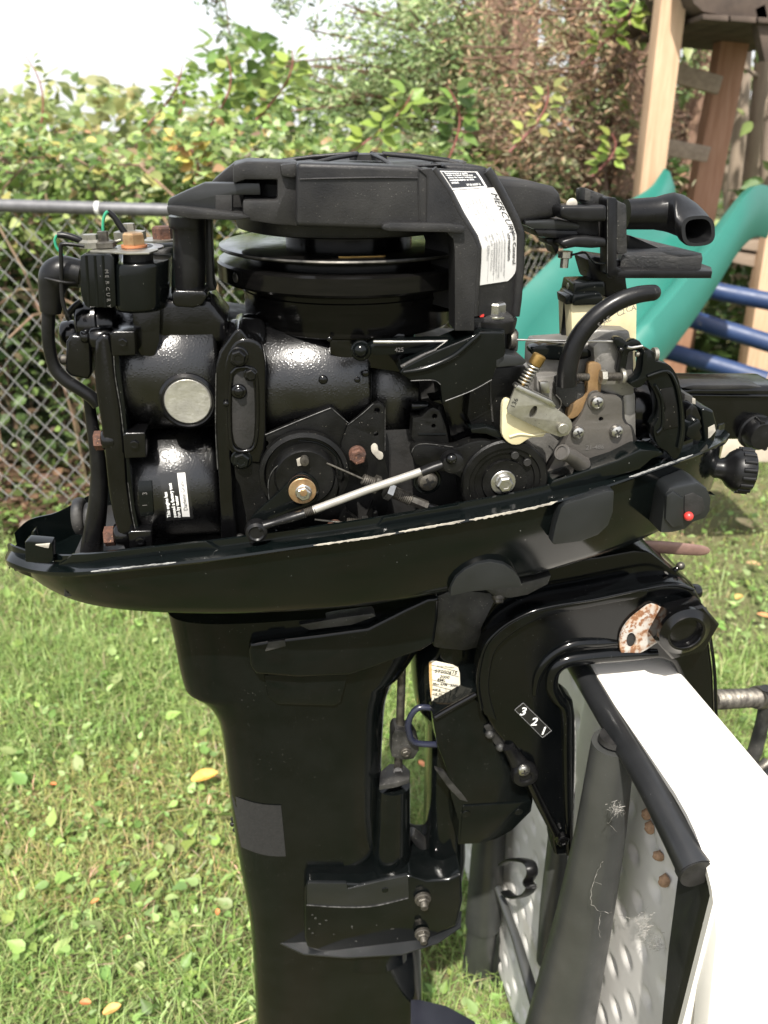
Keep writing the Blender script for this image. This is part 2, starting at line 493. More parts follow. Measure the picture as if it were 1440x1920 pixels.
def tray_pts(px, py, hw, top, bot):
    v = VC - hw
    p = P(px, py, v)
    f = 2 * hw
    inset = min(.006, hw * .4)
    dz = (p.z - P(px, top, v).z)
    b = P(px, bot, v + .010)
    bz = b.z
    n_ = V
    w = .014 if hw > .03 else hw * .45
    ring = []
    # from the near wall's foot, up, over the rim, down inside, across, and back over the far side
    def q(off, z, sh=0): return Vector((p.x, p.y, 0)) + n_ * off + Z3 * z + U * sh
    near = [q(inset + .034, bz + .002), q(inset + .011, bz), q(inset + .004, bz + .010), q(inset, p.z - dz - .002), q(.001, p.z - dz), q(0, p.z - dz * .5), q(.0006, p.z), q(w * .5, p.z + .0010), q(w, p.z + .001), q(w + .0008, p.z + .006), q(w + .0028, p.z + .0062), q(w + .004, p.z - .02)]
    if hw < .02: near = [q(min(hw * .6, (k + 1) * .0004), t.z) for k, t in enumerate(near)]
    far = [Vector((t.x, t.y, t.z)) for t in near]
    far = [q(f - (Vector((t.x, t.y, 0)) - Vector((p.x, p.y, 0))).dot(n_), t.z) for t in reversed(near)]
    return near + far
rings = [tray_pts(*s) for s in rim_s]
lower_cowl = loft('lower_cowl', rings, M['cowl'], motor, cap=True, smooth=38, label='glossy black lower cowl with chipped rim')
# chipped primer along the rim's lower edge
def chip_strip(name, x0, x1, off0, off1, m, lift=.0006, seed=1):
    r_ = random.Random(seed); up = []; dn = []
    n = int((x1 - x0) / 4)
    for i in range(n + 1):
        x = x0 + (x1 - x0) * i / n
        py, hw, top, bot = lerp_tab(RIM, x)
        e = min(1, i / 3, (n - i) / 3)
        up.append(P(x, py + off0 - r_.random() * 1.2 * e, VC - hw - lift)); dn.append(P(x, py + off0 + (off1 - off0) * e * (.35 + .65 * r_.random()), VC - hw - lift))
    vs = []; fs = []
    for a, b in zip(up, dn): vs += [a, b]
    vs2 = [p + V * .0009 for p in vs]; k = len(vs)
    for i in range(n):
        a = 2 * i; fs += [[a, a + 2, a + 3, a + 1], [a + k, a + 1 + k, a + 3 + k, a + 2 + k], [a, a + k, a + 2 + k, a + 2], [a + 1, a + 3, a + 3 + k, a + 1 + k]]
    obj(name, vs + vs2, fs, m, lower_cowl)
chip_strip('paint_chip', 588, 742, 2.0, 4.6, M['chip'], seed=2)
chip_strip('paint_chip', 748, 872, 1.0, 4.0, M['chip'], seed=3)
chip_strip('paint_chip', 880, 1046, 2.0, 6.0, M['chip'], seed=4)
chip_strip('paint_chip', 170, 330, .2, 1.8, M['scratch'], seed=5)
chip_strip('paint_chip', 1180, 1300, -1.0, 1.6, M['scratch'], seed=6)
# raised inner lip pieces on the near side and upstands
def rimP(x, dy, inset=0.0):
    py, hw, top, bot = lerp_tab(RIM, x)
    return P(x, py + dy, VC - hw + inset)
def rim_strip(name, x0, x1, dyb, dyt, ins, th, m=M['cowl'], ends=8):
    vs = []; fs = []; n = 24
    for i in range(n + 1):
        x = x0 + (x1 - x0) * i / n
        e = min(1, i / 2, (n - i) / 2)
        a = rimP(x, dyb, ins); b = rimP(x, dyb + (dyt - dyb) * max(e, .15), ins)
        vs += [a, b, b + V * th, a + V * th]
    for i in range(n):
        for k in range(4):
            fs.append([4 * i + k, 4 * i + (k + 1) % 4, 4 * i + 4 + (k + 1) % 4, 4 * i + 4 + k])
    fs += [[0, 1, 2, 3], [4 * n + 3, 4 * n + 2, 4 * n + 1, 4 * n]]
    obj(name, vs, fs, m, lower_cowl, .0004)
rim_strip('seal_lip', 110, 412, -12, -33, .011, .003)
rim_strip('seal_lip', 705, 874, -12, -30, .011, .003)
rim_strip('seal_lip', 1180, 1248, -14, -34, .013, .003)
prism('rim_upstand', [(47, 1054), (46, 1017), (52, 1014), (97, 1018), (99, 1030), (101, 1058)], .543, .010, M['cowl'], lower_cowl, .0012, label='square upstand with chipped corner')
prism('paint_chip', [(66, 1022), (93, 1020), (91, 1028), (84, 1027)], .5415, .002, M['chip'], lower_cowl, .0002)
prism('rim_upstand', [(56, 1013), (60, 998), (66, 993), (72, 1012), (71, 1018)], .560, .006, M['cowl'], lower_cowl, .0008)
# floor and dark inner bulk of the tray
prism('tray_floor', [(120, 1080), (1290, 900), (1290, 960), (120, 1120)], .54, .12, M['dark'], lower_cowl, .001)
for k, (x, r) in enumerate([(140, 13), (163, 11)]):
    barrel('hose_stub', x - 8, x + 14, 984, 34 - 6 * k, .575, M['dusty'], motor, round_=.4)
# details on the near wall
prism('recessed_panel', [(1052, 952), (1060, 944), (1141, 920), (1152, 921), (1150, 960), (1141, 985), (1122, 1003), (1088, 1016), (1040, 1022), (1035, 1018), (1042, 985)], .4955, .010, M['slate'], lower_cowl, .0012, sm=0)
prism('half_round_pad', [(844, 1118), (846, 1100), (855, 1083), (872, 1068), (895, 1057), (920, 1053), (945, 1058), (963, 1070), (975, 1086), (979, 1098), (974, 1101), (935, 1105), (880, 1110)], .4985, .012, M['slate'], lower_cowl, .0010)
latch = prism('cowl_latch', [(1238, 1000), (1248, 925), (1256, 915), (1308, 905), (1326, 916), (1334, 934), (1332, 958), (1324, 972), (1300, 980), (1285, 993), (1262, 999)], .508, .03, M['slate'], motor, .0022, label='slate grey cowl latch with small red tell-tale')
prism('latch_recess', [(1284, 930), (1300, 924), (1318, 934), (1322, 952), (1316, 962), (1297, 972), (1287, 978), (1283, 955)], .5070, .004, M['dark'], latch, .0006)
prism('latch_finger', [(1250, 930), (1262, 921), (1282, 934), (1282, 985), (1262, 990), (1248, 975)], .5055, .006, M['slate'], latch, .0015)
ball('tell_tale', 1291, 968, .506, 9, M['red'], latch)
# round twist knob at the boat end
kc = P(1340, 880, .60)
stem = lathe('stop_knob', P(1326, 876, .585), (U * .96 - Z3 * .05 - V * .25), [(0, 0), (.009, 0), (.0085, .010), (.010, .014), (.015, .018), (.0175, .022), (.0185, .026), (.0185, .033), (.017, .036), (0, .036)], M['rubber'], motor, n=36, label='round black fluted pull knob')
ax_ = (U * .96 - Z3 * .05 - V * .25).normalized()
axx, e1_, e2_ = basis(ax_)
for i in range(16):
    a = 2 * math.pi * i / 16
    c_ = P(1326, 876, .585) + e1_ * (.0178 * math.cos(a)) + e2_ * (.0178 * math.sin(a))
    tube('grip_flute', [c_ + ax_ * .0245, c_ + ax_ * .0345], .0022, M['rubber'], stem, n=8, sm=0)

# ---- leg (drive shaft housing)
LEG_ST = [(314, 800, 1110), (324, 798, 1155), (327, 796, 1170), (335, 780, 1212), (344, 756, 1248), (350, 748, 1258), (368, 736, 1267), (386, 728, 1281), (402, 721, 1302), (413, 717, 1330),
    (421, 714, 1380), (430, 711, 1460), (441, 712, 1540), (455, 735, 1620), (468, 772, 1690), (476, 784, 1780), (482, 787, 1900), (487, 790, 2050), (490, 792, 2250)]
def leg_b(py): return float(np.interp(py, [1110, 1300, 1600, 1900, 2250], [.044, .040, .034, .031, .030]))
leg = column('drive_shaft_housing', [(a_, b_, c_, leg_b(c_)) for a_, b_, c_ in LEG_ST], VC, M['satin'], motor, n=56, power=3.4, label='long black leg, dusty and scuffed', sub=2, smooth=60)
boss = column('water_tube_boss', [(704, 768, 1466, .018), (696, 768, 1560, .020), (680, 768, 1640, .022), (660, 765, 1720, .022), (640, 765, 1790, .022)], .584, M['satin'], leg, n=28, power=2.2)
prism('boss_top', [(711, 1473), (714, 1446), (730, 1432), (756, 1432), (769, 1445), (768, 1460), (742, 1468)], 0, -.006, M['dusty'], leg, .0008, proj=lambda a, b: G(a, b, P(740, 1452, .575).z), axis=Z3)
lathe('boss_hole', P(746, 1448, .578), (Z3 * .8 - V * .55), [(0, 0), (.0042, 0), (.0042, .0012), (.0034, .0012), (.0034, .0002), (0, .0002)], M['dark'], leg, n=20)
# arms to the swivel bracket
prism('upper_yoke_arm', [(466, 1222), (470, 1207), (500, 1202), (600, 1190), (690, 1178), (760, 1142), (802, 1122), (824, 1120), (822, 1160), (816, 1206), (790, 1222), (747, 1236), (700, 1254), (654, 1268), (560, 1272), (478, 1266), (468, 1250)], .548, .05, M['satin'], leg, .004, sm=0, seg=3)
prism('yoke_recess', [(497, 1222), (503, 1204), (534, 1200), (536, 1212)], .5468, .003, M['dusty'], leg, .0006)
prism('yoke_pad', [(494, 1266), (654, 1264), (640, 1318), (628, 1325), (520, 1322), (502, 1308)], .556, .02, M['satin'], leg, .003)
prism('yoke_spring_bar', [(560, 1172), (640, 1158), (700, 1150), (705, 1156), (660, 1172), (580, 1182)], .553, .012, M['dusty'], leg, .001)
# lower mount
prism('splash_plate', [(483, 1744), (520, 1766), (570, 1789), (650, 1795), (753, 1789), (820, 1768), (864, 1738), (866, 1708), (800, 1700), (600, 1700), (530, 1728)], 0, -.0022, M['slate'], leg, .0006, proj=lambda a, b: G(a, b, P(650, 1794, .545).z), axis=Z3, label='thin curved lip plate')
mount = prism('lower_mount', [(571, 1668), (576, 1657), (600, 1655), (690, 1660), (740, 1650), (772, 1642), (800, 1652), (840, 1650), (866, 1638), (868, 1690), (858, 1735), (800, 1762), (765, 1775), (700, 1786), (600, 1786), (576, 1778), (571, 1760)], 0.5540, .075, M['satin'], leg, .0035, seg=3, label='wide clamp shell of the lower mount')
prism('mount_top_face', [(575, 1664), (578, 1656), (650, 1657), (652, 1667), (725, 1650), (765, 1642), (767, 1684), (700, 1700), (640, 1703), (576, 1697)], 0.5525, .004, M['slate'], mount, .0008)
ptube('mount_edge', [(575, 1697), (640, 1701), (700, 1699), (765, 1684)], 0.5522, 1.0, M['rub'], mount, n=6)
bolt(793, 1687, 0.5500, 13, mount, 'grease', h=.005, stud=True, washer=1.2)
bolt(792, 1752, 0.5500, 12, mount, 'grease', h=.005, stud=True, washer=1.2)
disc('rivet', 722, 1669, 0.5522, 6, M['satin'], mount, h=.0006)
for (x, y, w, h) in [(585, 1716, 8, 6), (592, 1722, 6, 9), (600, 1733, 9, 6), (612, 1726, 6, 4), (580, 1742, 6, 5), (660, 1738, 8, 12), (668, 1765, 7, 4), (735, 1742, 10, 4), (626, 1752, 5, 4), (706, 1735, 6, 5), (745, 1760, 4, 6), (586, 1750, 7, 3)]:
    prism('paint_scar', [(x + w * .38 * math.cos(q_a) * random.uniform(.4, 1.2), y + h * .32 * math.sin(q_a) * random.uniform(.4, 1.2)) for q_a in (0, .9, 1.8, 2.7, 3.6, 4.5, 5.4)], .5538, .0008, M['rub'], mount, 0)
ptube('mount_strap', [(770, 1560), (790, 1580), (800, 1615), (780, 1640)], .60, [10, 12, 12, 8], M['dusty'], leg)
# rough tape patch
tp = [(433, 1493), (470, 1503), (530, 1512), (536, 1600), (500, 1608), (458, 1594), (450, 1580)]
patch = []
LEG_T = BVHTree.FromPolygons([v.co.copy() for v in leg.data.vertices], [list(p.vertices) for p in leg.data.polygons])
for i in range(9):
    row = []
    for j in range(9):
        s, t = i / 8, j / 8
        xl = 434 + 18 * t; xr = 527 + 9 * t
        yl = 1490 + 98 * t; yr = 1510 + 96 * t
        x = xl + (xr - xl) * s; y = yl + (yr - yl) * s + 6 * math.sin(math.pi * s)
        hit = LEG_T.ray_cast(CO - WORLD[leg], ray(x, y).normalized())
        row.append(hit[0] + WORLD[leg] - ray(x, y).normalized() * .0010 if hit[0] else P(x, y, .598))
    patch.append(row)
vs = [p for r_ in patch for p in r_]; k = len(vs); vs += [p + V * .0015 for p in vs]
fs = [[i * 9 + j, i * 9 + j + 1, (i + 1) * 9 + j + 1, (i + 1) * 9 + j] for i in range(8) for j in range(8)]
fs += [[i + k for i in f[::-1]] for f in fs]
tape = obj('tape_patch', vs, fs, mat('rough_black_tape', (.004, .004, .004), (.010, .0097, .009), 300, .75, .95, bump=1.0, bscale=1400), leg, label='square patch of rough black tape')
for (x, y, r_) in [(438, 1536, 5), (436, 1545, 4), (441, 1556, 4), (444, 1566, 3), (438, 1492, 3)]:
    ball('tar_lump', x, y, .598, r_ + 1, M['rubber'], tape)
# shift rod, connector and loop
sr = ptube('shift_rod', [(754, 1222), (752, 1300), (749, 1380), (746, 1452)], .585, [8, 8, 8, 8], M['grease'], motor)
prism('shift_rod_clamp', [(735, 1378), (741, 1368), (775, 1374), (785, 1390), (786, 1408), (776, 1424), (756, 1426), (734, 1420)], .575, .018, M['dusty'], sr, .002)
bolt(761, 1411, .573, 8, sr, 'grease', h=.003, washer=1.2)
ptube('control_hose', [(812, 1328), (785, 1327), (769, 1345), (766, 1368), (778, 1392), (824, 1396)], .57, 6, mat('blue_black_hose', (.014, .016, .030), None, 1, .25), motor)

# ---- swivel bracket and tube
swiv = column('swivel_bracket', [(812, 905, 1085, .035), (806, 915, 1130, .035), (800, 905, 1185, .034), (776, 915, 1215, .033), (773, 925, 1250, .033), (778, 925, 1300, .033), (782, 925, 1312, .032), (798, 925, 1340, .030),
    (800, 870, 1420, .027), (796, 868, 1560, .027), (792, 868, 1600, .027), (796, 862, 1636, .026)], .605, M['satin'], motor, n=36, power=3.0, label='black swivel bracket carrying the yellowed serial plate')
prism('swivel_neck', [(815, 1120), (850, 1105), (920, 1112), (960, 1150), (930, 1190), (905, 1215), (870, 1222), (812, 1216)], .563, .05, M['dusty'], swiv, .004)
prism('swivel_head', [(900, 1180), (950, 1075), (1010, 1055), (1120, 1045), (1190, 1032), (1222, 1036), (1262, 1068), (1300, 1096), (1318, 1130), (1300, 1230), (1180, 1240), (1000, 1240), (905, 1300)], .562, .085, M['lacquer'], swiv, .004)
prism('swivel_washer_plate', [(905, 1104), (945, 1102), (1012, 1085), (1035, 1078), (1028, 1096), (990, 1116), (958, 1122), (930, 1120)], .545, .020, M['dusty'], swiv, .0018)
bolt(934, 1122, .548, 9, swiv, 'grease', h=.004, washer=1.3, ax=(-V * .5 - Z3 * .8))
# tiller friction lever, grease nipples
ptube('copper_lever', [(1180, 1022, .60), (1240, 1026, .60), (1312, 1032, .60), (1330, 1034, .60)], .6, [10, 13, 11, 4], M['copper'], motor, n=18, flat=.35, up=V)
ng = ptube('grease_nipple', [(1252, 1078), (1264, 1070), (1272, 1064)], .57, [8, 6, 4], M['satin'], swiv, sm=0)
ball('nipple_tip', 1276, 1061, .57, 8, M['grease'], ng)
barrel('pivot_cap', 1292, 1318, 1118, 14, .585, M['gloss'], swiv, round_=.5)
for (x, y, w) in [(1262, 1087, 9), (1270, 1092, 7), (1256, 1082, 5), (1250, 1075, 4)]:
    prism('paint_chip', circ_px(x, y, w, 7, w * .4, rot=.5), .5605, .002, M['chip'], swiv, 0)
# serial plate
sp = [(806, 1241), (812, 1239), (850, 1247), (859, 1252), (862, 1262), (864, 1310), (838, 1332), (811, 1340)]
plate = prism('serial_plate', sp, .5705, .0008, M['labelold'], swiv, .0001, label='yellowed serial number label')
prism('rust_stain', [(804.5, 1242), (809, 1241), (811, 1290), (808, 1310), (805, 1275)], .5700, .0006, mat('rust_stain', (.45, .24, .07), (.55, .38, .18), 60, .7), plate, 0)
for (s, x, y, sz, bd, xs) in [('Serial Number', 819, 1250, .0028, 0, 1), ('0T000615', 814, 1261, .0052, 1, 1), ('2000', 824, 1271, .0046, 1, 1), ('8ML', 819, 1277, .0046, 1, 1), ('Max RPM   5500', 811, 1284, .0038, 1, .93),
      ('HP 8', 811, 1295, .0036, 1, 1), ('KW 6', 837, 1301, .0036, 1, 1), ('LB 70', 812, 1303, .0036, 1, 1), ('KG 31.7', 838, 1310, .0036, 1, .9), ('Mercury Mari', 813, 1312, .0037, 1, 1), ('Brunswick Co', 813, 1319, .0030, 0, 1), ('Fond du Lac', 814, 1325, .0030, 0, .9), ('Made in U', 814, 1331, .0030, 0, 1)]:
    text(s, pmap(x, y, .5703, 12), sz, M['ink'], plate, bold=.008 if bd else 0, sx=xs)
for (x0, y0, x1, y1) in [(806, 1246, 858, 1259), (807, 1255, 860, 1269), (808, 1274, 861, 1288), (809, 1284, 862, 1298), (810, 1293, 862, 1306), (810, 1302, 863, 1315), (836, 1290, 837, 1311)]:
    ptube('ruled_line', [(x0, y0), (x1, y1)], .5702, .45, M['ink'], plate, n=4, sm=0)

# ---- transom clamp bracket
clamp = prism('clamp_bracket', smooth_loop([(905, 1330), (897, 1290), (900, 1250), (913, 1207), (947, 1172), (993, 1148), (1040, 1135), (1120, 1122), (1200, 1104), (1262, 1096), (1300, 1104), (1318, 1130)], 3, closed=False) +
    [(1330, 1190), (1339, 1260), (1342, 1340), (1342, 1352), (1290, 1345), (1276, 1270), (1262, 1245), (1240, 1237)] + smooth_loop([(1200, 1237), (1150, 1239), (1100, 1244), (1066, 1247), (1046, 1258), (1037, 1280), (1044, 1300), (1062, 1306), (1076, 1318)], 3, closed=False) +
    [(1080, 1345), (1080, 1420), (1078, 1500), (1077, 1570), (1073, 1604), (1040, 1606), (1036, 1580), (1034, 1540), (1010, 1500), (985, 1460), (955, 1405), (925, 1370)], .545, .022, M['lacquer'], motor, .0055, seg=5, label='curved glossy black clamp bracket marked 3 2 1')
prism('clamp_flange', smooth_loop([(908, 1340), (899, 1290), (902, 1250), (915, 1209), (949, 1175), (994, 1151), (1042, 1138), (1120, 1125), (1200, 1108), (1216, 1108)], 3, closed=False) +
    smooth_loop([(1212, 1120), (1120, 1136), (1046, 1151), (1002, 1165), (962, 1188), (931, 1218), (920, 1256), (918, 1300), (932, 1352)], 3, closed=False), .539, .010, M['lacquer'], clamp, .0026, seg=3)
ptube('clamp_bead', [(903, 1330), (896, 1290), (899, 1250), (912, 1208), (946, 1173), (992, 1149), (1040, 1136), (1120, 1123), (1200, 1106), (1262, 1097), (1300, 1106)], .5385, 3.2, M['lacquer'], clamp, n=10)
ptube('clamp_bead', [(1322, 1140), (1331, 1190), (1340, 1260), (1343, 1345)], .5445, 3.0, M['lacquer'], clamp, n=10)
ptube('clamp_web', [(1156, 1203), (1120, 1203), (1072, 1206), (1034, 1226), (1008, 1262), (1002, 1300)], .5465, [8, 13, 14, 13, 12, 8], M['lacquer'], clamp, n=16, flat=.8)
ptube('clamp_fillet', [(1068, 1600), (1064, 1500), (1062, 1400), (1060, 1330), (1045, 1308), (1034, 1285), (1038, 1256), (1060, 1238), (1110, 1230), (1170, 1226), (1230, 1224)], .546, [7, 9, 10, 11, 12, 13, 14, 15, 15, 14, 10], M['lacquer'], clamp)
ptube('worn_edge', [(1078, 1350), (1079, 1400), (1078, 1460), (1075, 1530)], .5445, 1.2, M['scratch'], clamp, n=6)
ptube('clamp_rib', [(992, 1462), (1010, 1500), (1028, 1535), (1042, 1562)], .543, [8, 9, 9, 9], M['gloss'], clamp)
bolt(1053, 1572, .541, 13, clamp, 'gloss', h=.005, washer=0)
stk = prism('number_sticker', [(965, 1332), (968, 1328), (980, 1318), (984, 1318), (1034, 1368), (1034, 1372), (1020, 1382), (1016, 1382)], .5444, .0006, M['labelblack'], clamp, 0)
for a, b in [((965, 1331), (1017, 1383)), ((981, 1318), (1034, 1370)), ((965, 1331), (981, 1318)), ((1017, 1383), (1034, 1370))]:
    ptube('sticker_border', [a, b], .5443, .35, M['grey_ink'], stk, n=4, sm=0)
for s, x, y in [('3', 973, 1341), ('2', 994, 1360), ('1', 1011, 1377)]:
    text(s, pmap(x, y, .5441, 6),   .0125, M['wink'], stk, bold=.016, slant=.12)
# pivot nut and its rusty washer tab
rw = prism('rusty_washer_tab', smooth_loop([(1162, 1208), (1166, 1186), (1180, 1165), (1200, 1148), (1224, 1134), (1250, 1150), (1252, 1190), (1228, 1208), (1206, 1222), (1180, 1232), (1166, 1226)], 3), .5415, .003, M['rustwhite'], clamp, .0006, holes=[circ_px(1184, 1201, 9, 18, 14)], label='rust pitted tab washer')
disc('tab_hole', 1184, 1201, .5443, 16, M['dark'], rw, h=.0004)
pn = lathe('pivot_nut', P(1274, 1168, .540), -V, [(0, 0), (.0285, 0), (.0285, .014), (.0262, .0162), (0, .0162)], M['gloss'], clamp, sides=6, smooth=20, flip=.20, bevel=.0004, label='large black hexagon pivot nut with hollow end')
lathe('nut_collar', P(1282, 1182, .5238), -V, [(.0225, -.002), (.0225, .002), (.018, .004), (.0165, .0055), (.0145, .0055), (.0135, .004), (.0135, -.010), (0, -.010)], M['gloss'], pn, n=36)
# tilt pin plate on the near side, tilt handle knob
tilt = prism('tilt_plate', [(812, 1348), (818, 1338), (890, 1298), (900, 1300), (908, 1340), (930, 1375), (965, 1420), (985, 1450), (1000, 1500), (996, 1522), (960, 1558), (930, 1574), (900, 1582), (858, 1584), (860, 1540), (848, 1500), (836, 1440), (820, 1398)], .552, .03, M['satin'], motor, .0016, label='flat black tilt plate under the clamp curve')
ptube('tilt_plate_roll', [(816, 1345), (850, 1325), (893, 1301)], .551, 6, M['gloss'], tilt)
prism('tilt_plate_step', [(868, 1512), (970, 1506), (998, 1500), (994, 1520), (958, 1556), (928, 1572), (862, 1582)], .5505, .006, M['satin'], tilt, .0012)
disc('rivet', 874, 1526, .5503, 8, M['satin'], tilt, h=.0006)
disc('rivet', 973, 1522, .5503, 8, M['satin'], tilt, h=.0006)
prism('tilt_slot', [(908, 1364), (918, 1358), (935, 1375), (955, 1400), (962, 1412), (950, 1414), (928, 1396)], .5500, .004, M['dark'], tilt, .0006)
for (x, y) in [(918, 1376), (938, 1400)]:
    ball('slot_roller', x, y, .5495, 9, M['dusty'], tilt)
prism('tilt_spring_leg', [(815, 1442), (832, 1448), (868, 1490), (878, 1504), (862, 1500), (838, 1474)], .5515, .005, M['dusty'], tilt, .0008)
th_ = ptube('tilt_handle', [(952, 1398), (966, 1420), (980, 1443)], .545, [12, 15, 20], M['rubber'], motor, label='tilt lever knob with silver screw')
lathe('tilt_knob', P(981, 1444, .543), -V, [(0, 0), (.0120, 0), (.0130, .002), (.0130, .006), (.0115, .009), (.0085, .0102), (.0060, .0098), (.0055, .0080), (0, .0080)], M['rubber'], th_, n=40)
screw(982, 1444, .5345, 12, th_, rot=.2)
# clamp screw and handle on the far side
c1, c2 = P(1335, 1312, .62), P(1418, 1308, .66)
cs = thread('clamp_screw', c1, c2, .0108, M['grease'], motor, pitch=.0028, label='long threaded clamp screw')
lathe('screw_end', c2, (c2 - c1), [(0, -.002), (.0125, -.002), (.0135, .004), (.0135, .02), (0, .02)], M['grease'], cs, n=20)
ptube('clamp_screw_handle', [(1436, 1290, .66), (1432, 1340, .66), (1418, 1400, .655), (1405, 1440, .65), (1420, 1462, .65), (1450, 1455, .65)], .66, [10, 12, 13, 13, 14, 16], M['dusty'], cs)
ptube('clamp_screw_handle', [(1440, 1430, .668), (1420, 1445, .664), (1400, 1452, .66)], .66, [12, 9, 7], M['grease'], cs)

# splash guard low on the leg
zz = P(787, 1880, .57).z
prism('splash_guard', [(770, 1874), (787, 1874), (837, 1886), (890, 1915), (915, 1970), (770, 1990)], 0, -.006, mat('blue_black_plate', (.008, .009, .014), (.014, .015, .022), 12, .3, .45), motor, .001, proj=lambda a, b: G(a, b, zz), axis=Z3)

# ---- tiller arm
til = prism('tiller_arm', [(1278, 728), (1300, 724), (1470, 724), (1470, 826), (1345, 826), (1330, 800), (1300, 790), (1280, 770)], .640, .045, M['gloss'], motor, .005, seg=3, label='black steering arm reaching to the boat side')
ptube('arm_ridge', [(1284, 741), (1360, 742), (1470, 743)], .639, 3.2, M['gloss'], til)
prism('arm_cap', [(1278, 727), (1300, 722), (1400, 722), (1430, 726), (1400, 730), (1300, 731)], .632, .02, M['plastic'], til, .001)
kn = lathe('tiller_knob', P(1414, 808, .640), -V, [(0, 0), (.0165, 0), (.0165, .003), (.0148, .004), (.0142, .012), (.012, .016), (0, .017)], M['rubber'], til, n=32, label='round ribbed black knob')
for i in range(5):
    a = -1.2 + i * .75
    c_ = P(1414, 808, .640) - V * .009
    tube('knob_rib', [c_ + U * .0143 * math.cos(a) + Z3 * .0143 * math.sin(a) + V * .005, c_ + U * .0125 * math.cos(a) + Z3 * .0125 * math.sin(a) - V * .006], .0022, M['rubber'], kn, n=8, sm=0)
# ================================================================== POWERHEAD
# ---- flywheel
fc = P(655, 500, .615); fc_xy = Vector((fc.x, fc.y, 0))
def fz(py): return P(655, py, .615).z
def fr(px): return abs((P(655, 500, .615) - P(px, 500, .615)).length)
def frx(dx): return dx * mpp(fc) * .985
disc_z = fz(454)
fw = lathe('flywheel', fc_xy, Z3, [(0, fz(592)), (frx(196), fz(592)), (frx(200), fz(589)), (frx(201), fz(584)), (frx(201), fz(519)), (frx(228), fz(517)), (frx(243), fz(512)), (frx(246), fz(508)), (frx(246), fz(481)), (frx(242), fz(477)),
    (frx(192), fz(475)), (0, fz(475))], M['flywheel'], motor, n=120, smooth=30, label='black flywheel of stacked rings')
lathe('flywheel_groove_ring', fc_xy, Z3, [(frx(176), fz(480)), (frx(192), fz(477)), (frx(192), fz(470)), (frx(208), fz(466)), (frx(208), fz(463)), (frx(176), fz(462))], M['flywheel'], fw, n=96, smooth=30)
lathe('flywheel_bead', fc_xy, Z3, [(frx(201), fz(536)), (frx(203.5), fz(536)), (frx(203.5), fz(532)), (frx(201), fz(530))], M['flywheel'], fw, n=96)
pul = lathe('starter_pulley', fc_xy, Z3, [(frx(150), fz(462)), (frx(228), fz(462)), (frx(238), fz(459)), (frx(241), fz(455)), (frx(240), fz(452)), (frx(226), fz(450)), (frx(118), fz(450)), (frx(118), fz(430)), (0, fz(430))], M['flywheel'], fw, n=120, smooth=30, label='thin starter pulley plate with worn edge')
lathe('pulley_edge', fc_xy, Z3, [(frx(239.5), fz(458.0)), (frx(241.6), fz(455.4)), (frx(240.2), fz(452.6))], M['edge'], pul, n=120)
for a, w in [(-1.62, .06), (-1.50, .03), (-1.42, .02)]:
    x0 = fc_xy + U * frx(215) * math.cos(a) + V * frx(215) * math.sin(a)
    prism('bare_patch', circ_px(0, 0, 1, 9, .35), 0, .0005, M['brass'], pul, 0, proj=lambda q, s, x0=x0, w=w: Vector((x0.x, x0.y, fz(450) + .0002)) + U * (q * .09 * w * 2) + V * (s * .006), axis=Z3)
a_ = R(196)
hc = fc_xy + Z3 * fz(494) + U * math.cos(a_) * frx(246) + V * math.sin(a_) * frx(246)
hc = P(438, 505, .55)
th0 = math.asin(max(-1, min(1, (hc - fc_xy).dot(U) / frx(246))))
hp = fc_xy + U * math.sin(th0) * frx(246.3) - V * math.cos(th0) * frx(246.3); hp.z = fz(494)
lathe('timing_hole', hp, (U * math.sin(th0) - V * math.cos(th0)), [(.0022, 0), (.0030, .0003), (.0034, 0), (.0034, -.001)], M['edge'], fw, n=20)

# ---- recoil starter housing
rh = lathe('starter_housing', fc_xy, Z3, [(frx(190), fz(424)), (frx(204), fz(420)), (frx(206), fz(414)), (frx(206), fz(334)), (frx(204), fz(331)), (frx(203), fz(318)), (frx(200), fz(311)), (frx(198), fz(307.5)), (frx(180), fz(306)), (frx(60), fz(304)), (0, fz(303))], M['plastic'], motor, n=110, smooth=32, label='weathered black plastic recoil starter housing')
ptube('housing_step', [(562, 336, .5132), (640, 334, .5132), (720, 333, .5132), (784, 334, .5132)], .52, [2, 3.2, 3.2, 2], M['plastic'], rh, flat=.6)
prism('housing_step_pad', [(524, 308), (556, 305), (560, 330), (548, 334), (528, 331)], .524, .012, M['plastic'], rh, .002)
prism('housing_front', [(556, 305), (700, 309), (786, 313), (806, 320), (838, 358), (858, 399), (870, 424), (840, 433), (740, 431), (647, 428), (556, 425)], .5135, .03, M['plastic'], rh, .003, seg=3)
ptube('front_crease', [(785, 316), (784, 350), (788, 420)], .5132, 1.6, M['plastic'], rh, n=8)
# raised spider on top of the housing
top_c = Vector((P(690, 300, .615).x, P(690, 300, .615).y, 0))
hub_z, rim_z = fz(285), fz(303)
lathe('spider_rim', top_c, Z3, [(frx(176), fz(308)), (frx(178), fz(303)), (frx(172), fz(301)), (frx(166), fz(305))], M['plastic'], rh, n=80)
lathe('spider_hub', top_c, Z3, [(frx(34), fz(300)), (frx(34), fz(289)), (frx(28), fz(287.5)), (0, fz(287.5))], M['plastic'], rh, n=36)
for i in range(7):
    a = 2 * math.pi * i / 7 + 1.25
    d = U * math.cos(a) + V * math.sin(a)
    tube('spider_rib', [top_c + d * frx(30) + Z3 * (fz(288.5)), top_c + d * frx(100) + Z3 * fz(294), top_c + d * frx(172) + Z3 * fz(303.5)], .0014, M['plastic'], rh, n=8, sm=0)
